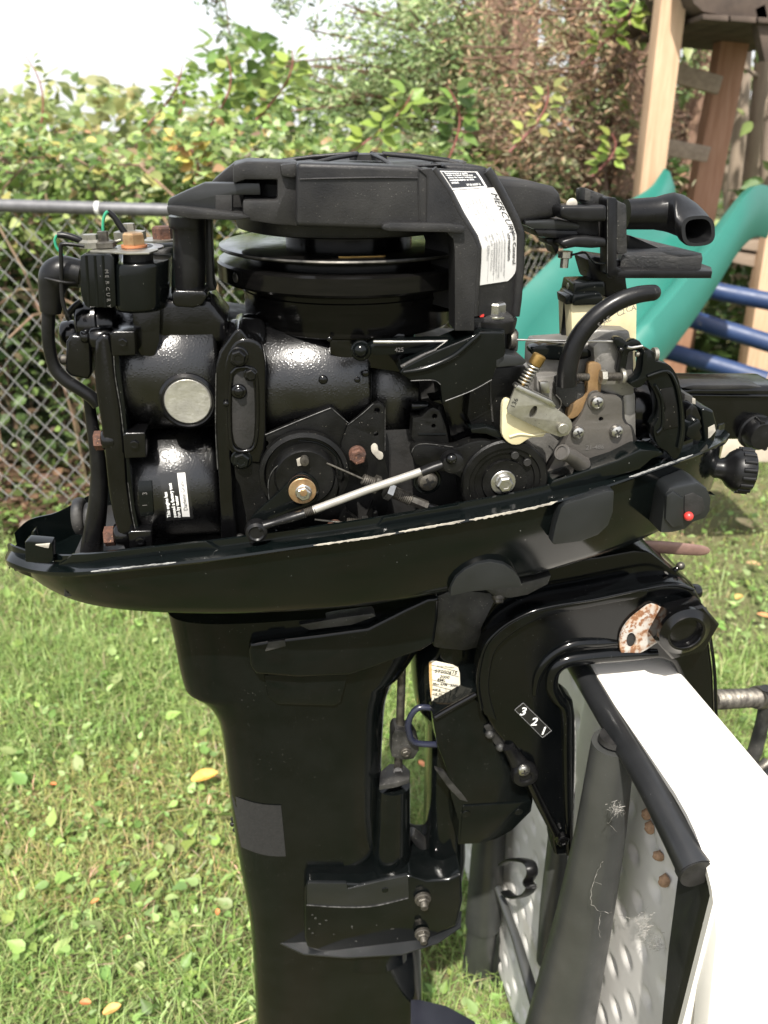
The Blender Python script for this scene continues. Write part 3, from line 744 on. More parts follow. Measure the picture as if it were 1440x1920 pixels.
# front leg of the housing with its angled label face
hl = prism('housing_leg', [(786, 318), (808, 316), (838, 357), (858, 398), (888, 446), (896, 466), (893, 520), (889, 592), (889, 620), (853, 620), (853, 470), (850, 448), (838, 436), (786, 430), (800, 430), (800, 330)], .5125, .020, M['plastic'], rh, .003, seg=3)
prism('housing_ledge', [(716, 430), (718, 421), (730, 417), (840, 419), (872, 424), (872, 438), (840, 436), (730, 434)], .508, .012, M['plastic'], rh, .0015)
A_ = [(812, 317), (826, 337), (842, 362), (860, 398), (888, 444), (896, 468), (893, 520), (891, 560), (889, 592)]
B_ = [(912, 320), (922, 334), (934, 354), (950, 384), (966, 416), (974, 440), (973, 500), (969, 560), (965, 592)]
VA, VB = .516, .545
def band(s, t, lift=0.0):
    """Point on the angled label face: s 0..1 down its length, t 0..1 across it."""
    k = s * (len(A_) - 1); i = min(int(k), len(A_) - 2); f = k - i
    a = P(A_[i][0] + (A_[i + 1][0] - A_[i][0]) * f, A_[i][1] + (A_[i + 1][1] - A_[i][1]) * f, VA)
    b = P(B_[i][0] + (B_[i + 1][0] - B_[i][0]) * f, B_[i][1] + (B_[i + 1][1] - B_[i][1]) * f, VB)
    p = a + (b - a) * t
    return p + (CO - p).normalized() * lift
def band_sheet(name, s0, s1, t0, t1, lift, th, m, parent, n=24, k=6, cut=0, label=None):
    vs = []; fs = []
    for i in range(n + 1):
        for j in range(k + 1):
            s = s0 + (s1 - s0) * i / n; ta, tb = t0, t1
            if cut and i >= n - 2: tb = t1 - cut * (i - (n - 3)) ** 2 / 9
            vs.append(band(s, ta + (tb - ta) * j / k, lift))
    q = len(vs); vs += [p + V * th + U * (-th * .5) for p in vs]
    W = k + 1
    for i in range(n):
        for j in range(k):
            f = [i * W + j, i * W + j + 1, (i + 1) * W + j + 1, (i + 1) * W + j]
            fs.append(f); fs.append([x + q for x in f[::-1]])
    for i in range(n):
        a, b = i * W, (i + 1) * W; fs.append([a, b, b + q, a + q]); a += k; b += k; fs.append([a, a + q, b + q, b])
    for j in range(k):
        fs.append([j, j + q, j + 1 + q, j + 1]); a = n * W + j; fs.append([a, a + 1, a + 1 + q, a + q])
    return obj(name, vs, fs, m, parent, label=label)
bandb = band_sheet('label_face', 0, 1, 0, 1, 0, .05, M['plastic'], rh, n=40)
for tt, rr in ((0.0, .0024), (1.0, .0036)):
    tube('face_rim', [band(s / 16, tt, .0006) for s in range(17)], rr, M['plastic'], rh, n=12, sm=3)
wl1 = band_sheet('warning_label', .02, .225, .10, .80, .0010, .0012, M['label'], rh, label='white bordered black warning label with Spanish small print')
band_sheet('label_field', .03, .205, .12, .76, .0013, .0002, M['labelblack'], wl1)
LB = .075   # metres along the face per unit s (about)
def bmap(s0, t0, across=True, lift=.0016):
    if across:
        return lambda x, y: band(s0 - y / .098, t0 + x / .041, lift)
    return lambda x, y: band(s0 + x / .098, t0 + y / .041, lift)
for i, (s, q) in enumerate([('Desconecte y quite', .055), ('tapas o hacer funcionar', .080), ('antes de hacer trabajos de', .110), ('mantenimiento en esta', .140), ('unidad.', .165)]):
    text(s, bmap(q, .16, lift=.0017), .0026, M['wink'], wl1, bold=True, sx=.85 if i < 2 else .80)
text('37-816637-2', bmap(.195, .42, lift=.0017), .0028, M['wink'], wl1, bold=True, sx=.8)
el = band_sheet('emission_label', .232, .800, .10, .93, .0010, .0010, M['label'], rh, n=40, cut=.18, label='white emission control label')
text('MERCURY', bmap(.268, .80, False), .0072, M['ink'], el, slant=.35, sx=.98)
text('Emission Control', bmap(.545, .84, False), .0044, M['ink'], el, bold=True, sx=.60)
text('Information', bmap(.575, .72, False), .0044, M['ink'], el, bold=True, sx=.66)
for s, x, y, z in [('THIS ENGINE CONFORMS TO MODEL 2000', .53, .62, .0024), ('U.S. EPA REGULATIONS FOR MARINE SI ENGINES', .53, .555, .0021), ('REFER TO OWNERS MANUAL FOR REQUIRED', .53, .49, .0024), ('MAINTENANCE', .60, .43, .0024), ('FAMILY: YM9XM0209116', .53, .37, .0027), ('FEL: 198.00   HC+NOx', .53, .31, .0027), ('IDLE SPEED: 750 RPM', .30, .56, .0024),
        ('SPARK PLUG: NGK BP8H-N-10', .30, .49, .0024), ('GAP: 1.0 mm', .30, .42, .0024), ('TIMING (DEGREES) IDLE 7 ATDC', .30, .35, .0024), ('WOT 25 BTDC', .31, .28, .0024), ('209cc', .62, .22, .0034), ('DISP.', .53, .22, .0024), ('6 KW', .31, .21, .0024)]:
    text(s, bmap(x, y, False), z, M['grey_ink'], el, sx=min(.85, ((.0245 if x > .5 else .0205) - (.007 if x == .60 else 0)) / (len(s) * z * .58)))
for t in (.655, .46, .40, .26):
    tube('ruled_line', [band(s_, t, .0016) for s_ in (.525, .60, .70, .785)], .00010, M['grey_ink'], el, n=4, sm=0)
# foot and its bolt
foot = prism('housing_foot', [(880, 620), (880, 596), (960, 590), (966, 600), (963, 616), (940, 621)], .523, .06, M['plastic'], rh, .002)
lathe('foot_boss', P(924, 596, .535), Z3, [(0, -.008), (.0155, -.008), (.0165, -.002), (.0165, .0), (0, .0005)], M['rubber'], foot, n=30)
fb = lathe('housing_bolt', P(927, 592, .533), Z3, [(0, 0), (.0108, 0), (.0108, .0010), (.0085, .0018), (0, .0018)], M['silver'], foot, n=28, label='bright hexagon bolt on the housing foot')
lathe('bolt_head', P(927, 592, .533) + Z3 * .0015, Z3, [(0, 0), (.0075, 0), (.0075, .0065), (.0066, .0076), (0, .0076)], M['silver'], fb, sides=6, smooth=20, flip=.2)
prism('red_paint_mark', [(899, 591), (908, 590), (907, 594), (900, 595)], .5205, .002, M['red'], foot, 0)
# left arm of the housing and its post
prism('housing_wing', [(393, 344), (418, 322), (437, 307), (462, 301), (500, 302), (520, 304), (520, 338), (460, 337), (456, 345), (400, 352)], .560, .05, M['plastic'], rh, .002)
prism('wing_wall', [(437, 340), (460, 345), (455, 398), (420, 400)], .556, .03, M['plastic'], rh, .001)
prism('arm_plate', [(314, 378), (318, 372), (348, 358), (383, 343), (487, 343), (489, 366), (436, 366), (436, 397), (330, 395), (314, 390)], .535, .012, M['slate'], rh, .0012, label='smooth slate grey lever plate')
prism('arm_slot', [(404, 366), (435, 366), (435, 396), (404, 396)], .5345, .003, M['dark'], rh, .0004)
prism('housing_side_wall', [(462, 302), (560, 304), (562, 425), (513, 421), (470, 414), (455, 402), (455, 375), (520, 375), (520, 337), (460, 337), (437, 345), (437, 309)], .529, .045, M['plastic'], rh, .0018)
prism('housing_notch', [(456, 334), (524, 334), (524, 378), (456, 378)], .572, .004, M['dark'], rh, .0004)
prism('arm_flange', [(312, 386), (345, 388), (452, 400), (470, 408), (440, 413), (360, 411), (314, 402)], .527, .05, M['plastic'], rh, .0015)
post = column('housing_post', [(316, 386, 404, .013), (317, 386, 425, .013), (323, 386, 430, .0125), (325, 386, 480, .0123), (328, 385, 530, .012), (329, 384, 546, .0115), (338, 378, 550, .009)], .555, M['rubber'], motor, n=32, power=2.0, label='thick black rubber post under the housing arm')
prism('post_rib', [(384, 405), (396, 408), (400, 530), (406, 545), (386, 548)], .565, .02, M['plastic'], motor, .002)

# ---- pull handle side: duct, bracket, grip
duct = prism('rope_guide_housing', [(880, 316), (912, 320), (935, 334), (1000, 340), (1040, 350), (1052, 362), (1055, 385), (1050, 408), (1020, 412), (985, 418), (960, 425), (930, 400)], .565, .055, M['plastic'], rh, .005, seg=3)
prism('guide_shoulder', [(830, 309), (850, 308), (910, 312), (922, 322), (950, 368), (972, 412), (976, 440), (974, 520), (966, 590), (950, 592), (900, 420)], .548, .05, M['plastic'], rh, .004, seg=3)
prism('guide_flange', [(985, 414), (1052, 412), (1088, 420), (1086, 432), (1000, 430), (984, 422)], .562, .06, M['slate'], rh, .0012)
prism('guide_block', [(1002, 431), (1082, 432), (1086, 444), (1070, 449), (1010, 445)], .560, .04, M['rubber'], rh, .0018)
prism('guide_spacer', [(1024, 448), (1050, 449), (1048, 470), (1042, 478), (1036, 462), (1026, 458)], .566, .02, M['rubber'], rh, .001)
gb = empty('grip_bracket', P(1140, 520, .58)); gb.parent = motor; gb.location = WORLD[gb] - WORLD[motor]; gb['label'] = 'black bracket holding the starter grip'
prism('upright_plate', [(1137, 375), (1142, 369), (1156, 371), (1159, 378), (1157, 500), (1170, 508), (1170, 519), (1150, 521), (1138, 515)], .552, .014, M['rubber'], gb, .002)
prism('upright_back', [(1087, 354), (1100, 353), (1146, 370), (1176, 384), (1177, 476), (1158, 478), (1140, 400), (1088, 380)], .566, .010, M['dusty'], gb, .002)
prism('upright_lug', [(1097, 352), (1108, 356), (1108, 378), (1096, 376)], .556, .012, M['dusty'], gb, .001)
# shelf: two steps, seen a little from above
def slab(name, out, z, th, m, parent, bevel=.001, label=None):
    """Flat slab; outline pixels are laid on the level plane z."""
    return prism(name, out, 0, -th, m, parent, bevel, proj=lambda a, b: G(a, b, z), axis=Z3, label=label)
zs = P(1160, 508, .552).z
slab('shelf_lower', [(1140, 508), (1336, 508), (1334, 500), (1300, 488), (1140, 470)], zs, .0052, M['rubber'], gb, .0012)
slab('shelf_upper', [(1165, 478), (1318, 482), (1316, 474), (1238, 455), (1175, 440), (1160, 450)], P(1160, 480, .565).z, .012, M['dusty'], gb, .0012)
prism('shelf_gusset', [(1176, 440), (1184, 442), (1234, 464), (1240, 470), (1176, 474)], .600, .004, M['rubber'], gb, .001)
prism('upper_paddle', [(1050, 390), (1058, 386), (1130, 386), (1138, 384), (1138, 416), (1110, 417), (1066, 414), (1051, 408)], .548, .022, M['rubber'], gb, .004, seg=3)
prism('lower_paddle', [(1048, 458), (1056, 450), (1080, 443), (1100, 442), (1138, 447), (1138, 464), (1110, 466), (1080, 464), (1060, 468)], .550, .02, M['rubber'], gb, .003, seg=3)
prism('paddle_core', [(1070, 412), (1140, 412), (1140, 450), (1070, 450)], .565, .02, M['dark'], gb, .001)
ptube('spring_clip', [(1072, 478), (1096, 474), (1106, 484), (1116, 493), (1140, 494)], .556, [4, 4, 4, 4, 4], M['satin'], gb, flat=.5)
cb = lathe('paddle_bolt', P(1060, 474, .560), -Z3, [(0, -.001), (.0052, -.001), (.0052, .003), (.0045, .0035), (.0030, .0035), (.0030, .0100), (0, .0104)], M['silver'], gb, sides=12, smooth=25)
ball('gasket_smear', 1072, 383, .556, 11, M['chip'], gb, sq=.4)
gp = [(1172, 402, 27, 26, 0), (1200, 401, 28, 27, 0), (1228, 400, 29, 28, 4), (1246, 399, 33, 31, 14), (1264, 400, 37, 38, 30), (1280, 406, 38, 44, 46), (1292, 416, 36, 49, 58), (1300, 425, 31, 49, 66), (1306, 432, 28, 46, 68)]
rings = []
vv = .578
for i, (x, y, ra, rb, ph) in enumerate(gp):
    vv = .578 - .004 * max(0, i - 3)
    c = P(x, y, vv); s = mpp(c); f_ = R(ph)
    e2 = V * math.cos(f_) + U * math.sin(f_); e1 = Z3 - U * .30 * math.sin(f_)
    k_ = 2.0 + .9 * min(1, max(0, i - 4) / 4)
    ring = []
    for k in range(32):
        t = 2 * math.pi * k / 32; ct, st = math.cos(t), math.sin(t)
        ring.append(c + e1 * (ra * s * math.copysign(abs(ct) ** (2 / k_), ct)) + e2 * (rb * s * math.copysign(abs(st) ** (2 / k_), st)))
    rings.append(ring)
cc = sum(rings[-1], Vector()) / 32
nrm = (U * math.cos(R(68)) - V * math.sin(R(68)) - Z3 * .12).normalized()
rings.append([cc + nrm * .0018 + (p - cc) * .97 for p in rings[-1]])
rings.append([cc + nrm * .0018 + (p - cc) * .76 for p in rings[-2]])
rings.append([cc - nrm * .004 + (p - cc) * .70 for p in rings[-3]])
rings.append([cc - nrm * .020 + (p - cc) * .62 for p in rings[-4]])
grip = loft('starter_grip', rings, M['rubber'], motor, label='black rubber T-shaped pull grip with hollow end', smooth=50)

# ---- ignition coils, boot and leads
coil = empty('ignition_coil', P(240, 570, .55)); coil.parent = motor; coil.location = WORLD[coil] - WORLD[motor]
prism('coil_core', [(150, 480), (160, 477), (205, 477), (214, 482), (218, 574), (210, 578), (160, 576), (155, 565), (150, 545)], .532, .03, M['satin'], coil, .0015)
for x in (162, 178, 193):
    ptube('core_rib', [(x, 479), (x + 3, 528), (x + 5, 576)],   .5325, 3.2, M['satin'], coil, n=8)
for i, ch in enumerate('MERCURY'):
    text(ch, pmap(196 + i * .8, 505 + i * 11, .5312, 90), .0032, M['emboss'], coil)
column('coil_body', [(214, 320, 484, .028), (212, 321, 490, .030), (214, 320, 555, .030), (217, 318, 568, .029), (222, 314, 572, .026)], .560, M['satin'], coil, n=40, power=2.6)
column('coil_neck', [(231, 287, 462, .014), (231, 287, 486, .014)], .556, M['dusty'], coil, n=30, power=2, sub=0)
slab('coil_plate', [(168, 470), (175, 466), (200, 464), (296, 463), (296, 468), (280, 473), (236, 474), (200, 471)], P(240, 466, .548).z, .0012, M['zinc'], coil, .0003)
lathe('coil_washer', P(258, 466, .556), Z3, [(0, 0), (.0165, 0), (.0165, .0012), (0, .0014)], M['silver'], coil, n=40)
lathe('copper_washer', P(252, 463, .552), Z3, [(0, 0), (.0082, 0), (.0082, .0014), (0, .0014)], mat('copper_washer', (.45, .18, .08), None, 1, .5, metal=.5), coil, n=30)
lathe('coil_bolt', P(252, 461, .552), Z3, [(0, 0), (.0072, 0), (.0076, .003), (.0072, .0072), (.006, .0082), (0, .0082)], M['goldnut'], coil, sides=6, smooth=25, flip=.25, label='gold passivated bolt')
lathe('terminal_nut', P(172, 464, .552), Z3, [(0, 0), (.0075, 0), (.0075, .0035), (.005, .005), (.005, .008), (0, .0085)], M['zinc'], coil, sides=6, smooth=20)
lathe('terminal_nut', P(196, 463, .552), Z3, [(0, 0), (.0078, 0), (.0078, .0030), (.0062, .0038), (.0034, .0040), (.0034, .0095), (0, .0098)], M['grease'], coil, sides=6, smooth=20)
ptube('terminal_strip', [(155, 462), (200, 458), (230, 448), (262, 443)], .560, [4, 5, 5, 4], M['zinc'], coil, flat=.5)
lathe('terminal_nut', P(245, 449, .566), Z3, [(0, 0), (.0105, 0), (.0105, .005), (.004, .006), (.004, .010), (0, .010)], M['zinc'], coil, sides=6, smooth=20)
coil2 = column('rear_ignition_coil', [(284, 330, 460, .018), (284, 330, 475, .020), (282, 335, 560, .020), (286, 330, 570, .018)], .600, M['dusty'], motor, n=30, power=2.6)
lathe('coil_washer', P(298, 451, .600), Z3, [(0, 0), (.0135, 0), (.0135, .0012), (0, .0014)], M['zinc'], coil2, n=30)
lathe('rusty_nut', P(306, 449, .600), Z3, [(0, 0), (.0072, 0), (.0072, .0075), (.0062, .0088), (0, .0088)], M['rust'], coil2, sides=6, smooth=20)
lead = empty('ground_lead', P(150, 450, .55)); lead.parent = motor; lead.location = WORLD[lead] - WORLD[motor]
ptube('sleeve', [(108, 441), (124, 442), (146, 449), (160, 457)], .552, [5.5, 6, 6.5, 5.5], M['rubber'], lead)
ptube('green_wire', [(107, 441), (103, 450), (106, 464), (118, 480), (124, 500)], .552, 2.6, M['green_wire'], lead)
ptube('sleeve', [(202, 396), (214, 407), (224, 422), (236, 440)], .560, [4.5, 5.5, 6, 6], M['rubber'], lead)
ptube('green_wire', [(202, 396), (196, 404), (193, 420), (194, 446)], .558, 2.8, M['green_wire'], lead)
ptube('stop_switch_wire', [(158, 462), (140, 459), (118, 458), (114, 466), (115, 500), (116, 550), (120, 575), (128, 593)], .535, [3, 3.5, 4, 4, 4, 4, 4, 3], M['rubber'], motor)
boot = ptube('spark_plug_boot', [(152, 514), (138, 511), (118, 510), (104, 520), (97, 545), (95, 585)], .548, [26, 27, 30, 30, 24, 18.5], M['rubber'], motor, n=26, label='right-angled rubber spark plug boot')
tube('boot_seam', [P(77 + (q - 77), 519 + 12 * math.sin((q - 77) / 70 * 1.6), .5335 + .010 * ((q - 112) / 36) ** 2) for q in (80, 95, 112, 130, 148)], .0007, M['plastic'], boot, n=6)
ptube('spark_plug_lead', [(92, 580), (90, 620), (93, 655), (103, 690), (122, 712), (145, 727), (172, 745), (184, 760)], .548, [12.5, 12, 11.5, 11.5, 12, 12, 12, 11], M['rubber'], motor, n=18, label='thick black spark plug lead')
ptube('coolant_hose', [(166, 740), (172, 790), (182, 850), (186, 900), (182, 960), (174, 1015), (170, 1050)], .560, [10, 11, 14, 16, 18, 20, 21], M['rubber'], motor, n=22, label='thick coolant hose beside the cylinder head')

# ---- cylinder head
head = prism('cylinder_head', smooth_loop([(178, 640), (176, 690), (180, 740), (188, 790), (196, 850), (202, 910), (212, 970), (228, 1020), (240, 1040)], 2, closed=False) + [(262, 1045), (256, 1000), (246, 960), (238, 900), (234, 830), (226, 760), (216, 700), (212, 650), (206, 628), (188, 625)], .536, .11, M['gloss'], motor, .0035, seg=3, label='glossy black cylinder head flange')
prism('head_gasket_edge', smooth_loop([(212, 650), (216, 700), (226, 760), (234, 830), (238, 900), (246, 960), (258, 1010), (270, 1045)], 2, closed=False) + [(280, 1045), (262, 1000), (252, 950), (245, 890), (240, 820), (233, 750), (225, 690), (221, 640)], .5345, .11, M['satin'], head, .0012)
barrel('thermostat_cover', 138, 216, 618, 40, .550, M['gloss'], head, round_=.25)
lathe('cover_band', P(172, 618, .549) + V * .0165, U, [(.0166, 0), (.0186, .0006), (.0186, .0028), (.0166, .0034)], M['gloss'], head, n=40)
barrel('head_boss', 110, 150, 634, 25, .556, M['gloss'], head, round_=.4)
prism('head_block', [(124, 640), (132, 628), (162, 630), (170, 640), (172, 700), (166, 712), (132, 706), (122, 696)], .548, .035, M['gloss'], head, .003, seg=3)
barrel('head_boss', 166, 212, 640, 22, .539, M['gloss'], head, round_=.35)
barrel('head_bolt', 150, 166, 634, 12, .543, M['gloss'], head, round_=.5)
bh = barrel('head_bolt', 111, 126, 677, 9, .550, M['grease'], head, round_=.4)
barrel('head_boss', 188, 216, 832, 20, .535, M['gloss'], head, round_=.6)
hb = lathe('rusty_head_bolt', P(175, 832, .537) + V * .006, U, [(0, 0), (.0068, 0), (.0068, .006), (0, .006)], M['rust'], head, sides=6, smooth=20, flip=.2)
barrel('head_boss', 212, 244, 1012, 22, .535, M['gloss'], head, round_=.6)
lathe('rusty_head_bolt', P(194, 1014, .537) + V * .007, U, [(0, 0), (.0074, 0), (.0074, .007), (0, .007)], M['rust'], head, sides=6, smooth=20, flip=.2)
ptube('head_pipe', [(132, 600), (128, 590), (140, 575), (152, 565)], .560, [6, 6, 6, 5], M['rubber'], head)

# ---- cylinder block
block = barrel('cylinder_block', 218, 412, 722, 118, .537, M['oily'], motor, n=64, round_=.04, label='wet looking glossy black cylinder block')
barrel('lower_cylinder', 240, 412, 944, 114, .537, M['oily'], block, n=64, round_=.05)
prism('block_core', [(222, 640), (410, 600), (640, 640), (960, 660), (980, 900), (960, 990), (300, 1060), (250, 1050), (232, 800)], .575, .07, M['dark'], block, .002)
prism('block_saddle', [(300, 560), (395, 560), (425, 600), (430, 650), (300, 640), (230, 640), (250, 600)], .548, .05, M['gloss'], block, .006, seg=3)
for q, (x, y, w, h) in enumerate([(206, 622, 46, 44), (230, 812, 42, 46), (240, 996, 44, 40)]):
    prism('block_lug', [(x, y + 4), (x + 4, y), (x + w, y - 1), (x + w + 2, y + h), (x + 4, y + h + 2)], .530, .03, M['gloss'], block, .0025, seg=3)
    bolt(x + w * .52, y + h * .48, .529, 9, block, 'gloss', h=.001, washer=0)
for (x, y, r_) in [(270, 640, 15)]:
    prism('coil_bracket', [(246, 580), (262, 572), (302, 574), (300, 640), (290, 672), (262, 668), (250, 640)], .540, .03, M['gloss'], block, .003)
ring_c = (352, 753)
lathe('core_plug', P(*ring_c, .5355), -V, [(.0205, -.008), (.0195, .000), (.0176, .0012), (.0165, 0.0), (.0158, -.002)], M['gloss'], block, n=48)
pl = lathe('plug_disc', P(*ring_c, .5355), -V, [(0, -.004), (.0160, -.004), (.0160, -.0006), (.0152, .0002), (.009, -.0002), (0, -.0006)], M['plug'], block, n=40, label='bright silver core plug')
# exterior seam flange between block and crankcase
prism('block_flange', smooth_loop([(404, 690), (412, 660), (428, 636), (440, 620), (452, 616)], 2, closed=False) + [(470, 640), (440, 680), (432, 720), (430, 820), (436, 900), (444, 1000), (450, 1045), (416, 1045), (410, 900), (404, 800)], .529, .05, M['gloss'], block, .0022, seg=3)
bar_ = prism('bypass_cover', smooth_loop([(418, 700), (424, 668), (440, 640), (466, 634), (490, 646), (498, 680)], 3, closed=False) + [(500, 860), (494, 872), (462, 868), (440, 856), (422, 840)], .5285, .02, M['gloss'], motor, .0025, seg=3, label='glossy black bypass cover')
prism('cover_recess', smooth_loop([(436, 720), (444, 700), (462, 696), (474, 712), (478, 760), (476, 820), (466, 842), (446, 838), (436, 810)], 2), .5280, .002, M['dark'], bar_, .0005)
ptube('cover_rib', [(434, 700), (446, 690), (466, 690), (480, 706), (483, 780), (478, 834), (460, 846), (440, 842), (432, 820), (430, 760), (434, 700)], .5275, 3.6, M['gloss'], bar_, n=10)
bolt(447, 669, .5265, 15, bar_, 'gloss', h=.005, washer=1.25)
bolt(470, 702, .527, 11, bar_, 'gloss', h=.003, washer=1.2)
ball('cover_dimple', 448, 734, .5275, 15, M['gloss'], bar_, sq=.5)
ball('cover_dimple', 448, 734, .5235, 9, M['gloss'], bar_, sq=.6)
ball('cover_dimple', 424, 757, .527, 6, M['gloss'], bar_, sq=.8)
barrel('bypass_boss', 424, 500, 655, 44, .545, M['gloss'], bar_, round_=.5)
# lifting eye
eye = prism('lifting_eye', smooth_loop([(360, 600), (368, 566), (384, 552), (402, 556), (412, 572), (418, 610), (424, 650)], 3, closed=False) + [(400, 660), (366, 650)], .566, .012, M['gloss'], motor, .002, holes=[circ_px(388, 584, 15, 22, 15)], label='black lifting eye with round hole')
prism('post_seat', [(322, 550), (326, 544), (384, 545), (390, 556), (380, 572), (362, 578), (330, 576), (322, 568)], .540, .03, M['gloss'], motor, .004, seg=3)
column('post_pedestal', [(328, 384, 566, .014), (326, 390, 640, .02)], .568, M['gloss'], block, n=24, sub=0)

# ---- crankcase
cc = barrel('crankcase', 488, 700, 745, 112, .533, M['oily'], motor, n=64, round_=.05, label='glossy black crankcase')
barrel('crankcase_rear', 690, 790, 760, 120, .545, M['oily'], cc, n=48, round_=.06)
barrel('crankcase_ridge', 494, 640, 650, 20, .552, M['gloss'], cc, round_=.1)
ball('crankcase_blob', 470, 618, .575, 30, M['gloss'], cc)
ball('crankcase_blob', 400, 628, .580, 30, M['gloss'], cc)
prism('web_plate', [(618, 628), (700, 622), (760, 626), (760, 700), (690, 690), (680, 690), (618, 664)], .540, .02, M['gloss'], cc, .002)
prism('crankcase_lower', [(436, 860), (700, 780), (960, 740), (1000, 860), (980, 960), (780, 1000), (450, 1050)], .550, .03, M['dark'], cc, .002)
for (x, y, r_) in [(618, 636, 5), (686, 700, 7), (670, 712, 6), (606, 712, 9)]:
    ball('case_rivet', x, y, .534, r_, M['gloss'], cc, sq=.6)

# ---- throttle link at the top
lk = ball('link_ball', 676, 656, .522, 15, M['satin'], motor, label='black ball link')
disc('link_socket', 676, 656, .526, 19, M['satin'], lk, h=.004)
prism('link_body', [(690, 648), (706, 640), (800, 636), (864, 634), (866, 655), (800, 662), (706, 668), (692, 664)], .526, .010, M['satin'], lk, .002)
thread('link_thread', P(844, 642, .5245), P(888, 636, .5245), .0024, M['grease'], lk)
ptube('link_rod', [(700, 641), (770, 641), (846, 640)], .5245, 3.2, M['silver'], lk)
text('425', pmap(740, 660, .5258, 0), .0042, M['emboss'], lk)
# ---- wide arm below the flywheel
arm = prism('throttle_arm', [(750, 700), (756, 688), (812, 660), (882, 632), (900, 622), (945, 622), (948, 676), (930, 692), (924, 712), (886, 732), (836, 752), (830, 760), (826, 722), (812, 714), (770, 714)], .512, .03, M['satin'], motor, .0025, seg=3, label='wide black cast throttle arm')
ptube('arm_ridge', [(756, 698), (800, 690), (850, 668), (884, 640), (900, 626)], .5115, [4, 5, 5, 5, 4], M['satin'], arm)
ptube('arm_ridge', [(752, 688), (790, 668), (818, 656)], .513, [3.5, 4, 3], M['dusty'], arm)
prism('arm_head', [(896, 618), (948, 618), (950, 680), (936, 690), (900, 660)], .516, .03, M['satin'], arm, .002)
prism('arm_facet', [(928, 674), (946, 664), (978, 668), (988, 678), (982, 684), (928, 690)], .512, .02, M['slate'], arm, .001)
for (x, y, w) in [(928, 643, 3), (932, 647, 2)]:
    prism('paint_chip', circ_px(x, y, w, 6, w * .5), .5155, .001, M['wink'], arm, 0)
prism('front_bracket', [(886, 720), (930, 690), (985, 686), (992, 700), (960, 740), (948, 760), (944, 800), (960, 830), (930, 818), (912, 806), (886, 804), (876, 780), (880, 740)], .528, .03, M['matte'], motor, .0015)
ptube('bracket_seam', [(920, 694), (920, 740), (924, 790)], .5275, 2, M['dusty'], motor)
prism('bracket_shelf', [(882, 804), (912, 800), (932, 806), (946, 820), (940, 826), (912, 814), (884, 812)], .520, .02, M['satin'], motor, .001)
prism('arm_web', [(806, 752), (836, 748), (846, 700), (880, 700), (880, 800), (870, 830), (846, 824), (830, 760)], .535, .02, M['gloss'], motor, .003)
prism('sensor_bracket', [(774, 784), (790, 782), (804, 768), (812, 764), (824, 770), (836, 800), (842, 832), (780, 832), (772, 820)], .527, .012, M['matte'], motor, .0014, holes=[circ_px(815, 781, 5, 12), circ_px(813, 799, 4, 12)])
ptube('sensor_edge', [(784, 814), (836, 814)], .5265, 1.4, M['satin'], motor)
barrel('sensor_stub', 772, 804, 764, 8, .533, M['satin'], motor)

# ---- cam plate, pulley and levers
cam_pl = prism('cam_plate', [(436, 846), (440, 838), (498, 816), (560, 790), (620, 766), (628, 768), (652, 794), (648, 802), (640, 826), (636, 880), (650, 960), (690, 990), (560, 1020), (470, 1014), (462, 970), (450, 910), (442, 896)], .530, .006, M['matte'], motor, .0008, holes=[circ_px(498, 832, 6, 14)], label='flat powder coated cam plate')
bolt(453, 861, .529, 16, cam_pl, 'satin', h=.005, washer=1.25)
bolt(510, 1006, .529, 13, cam_pl, 'satin', h=.004, washer=1.3)
lathe('cam_pulley', P(571, 890, .522), -V, [(0, -.006), (.0315, -.006), (.0320, -.003), (.0315, 0), (.0285, .0012), (.0270, -.0022), (.0225, -.0022), (.0220, .004), (.0200, .0065), (0, .0065)], M['matte'], cam_pl, n=64, label='black cam pulley')
cp2 = prism('pulley_shell', smooth_loop([(506, 950), (504, 905), (516, 878), (545, 862), (575, 858), (604, 864), (628, 884), (634, 918), (620, 950), (590, 968), (540, 972)], 3), .5175, .006, M['matte'], cam_pl, .0016)
prism('grey_pin', circ_px(571, 866, 8.5, 18), .5110, .008, M['grease'], cam_pl, .0005)
prism('cream_mark', [(556, 862), (564, 858), (568, 872), (558, 874)], .5145, .003, M['chip'], cam_pl, 0)
lv = prism('cam_lever', smooth_loop([(545, 900), (566, 886), (592, 900), (598, 925), (580, 948), (540, 962), (500, 996), (480, 1000), (468, 990), (470, 974), (486, 956), (520, 926)], 3), .5135, .004, M['satin'], cam_pl, .0008)
gw = disc('gold_washer', 567, 920, .5128, 26, M['goldnut'], cam_pl, h=.0012, label='gold washer stained with rust')
prism('rust_ring', circ_px(564, 916, 25, 26), .5119, .0006, M['rust'], gw, 0, holes=[[(x, y) for x, y in circ_px(569, 923, 18, 22)]])
bolt(569, 923, .5110, 14, cam_pl, 'silver', h=.0048, washer=1.1, name='pivot_nut')
disc('nut_stud', 569, 923, .5060, 7, M['goldnut'], cam_pl, h=.0015)
rod = ptube('link_rod', [(588, 956), (690, 918), (790, 884)], .505, 7.6, M['whiterod'], motor, n=20, sm=0, label='cream coated link rod')
thread('rod_thread', P(570, 962, .505), P(592, 955, .505), .0031, M['grease'], rod)
ptube('rod_end', [(572, 962), (545, 970), (512, 980), (486, 988)], .505, [11, 11.5, 9, 13], M['rubber'], rod, flat=.8)
lathe('ball_socket', P(481, 990, .509), -V, [(0, 0), (.0078, 0), (.0082, .003), (.0075, .0075), (.0055, .0088), (.0045, .0078), (0, .0078)], M['rubber'], rod, n=28)
ptube('rod_end', [(790, 885), (812, 876), (836, 868), (852, 864)], .505, [11, 11.5, 10, 11], M['rubber'], rod, flat=.8)
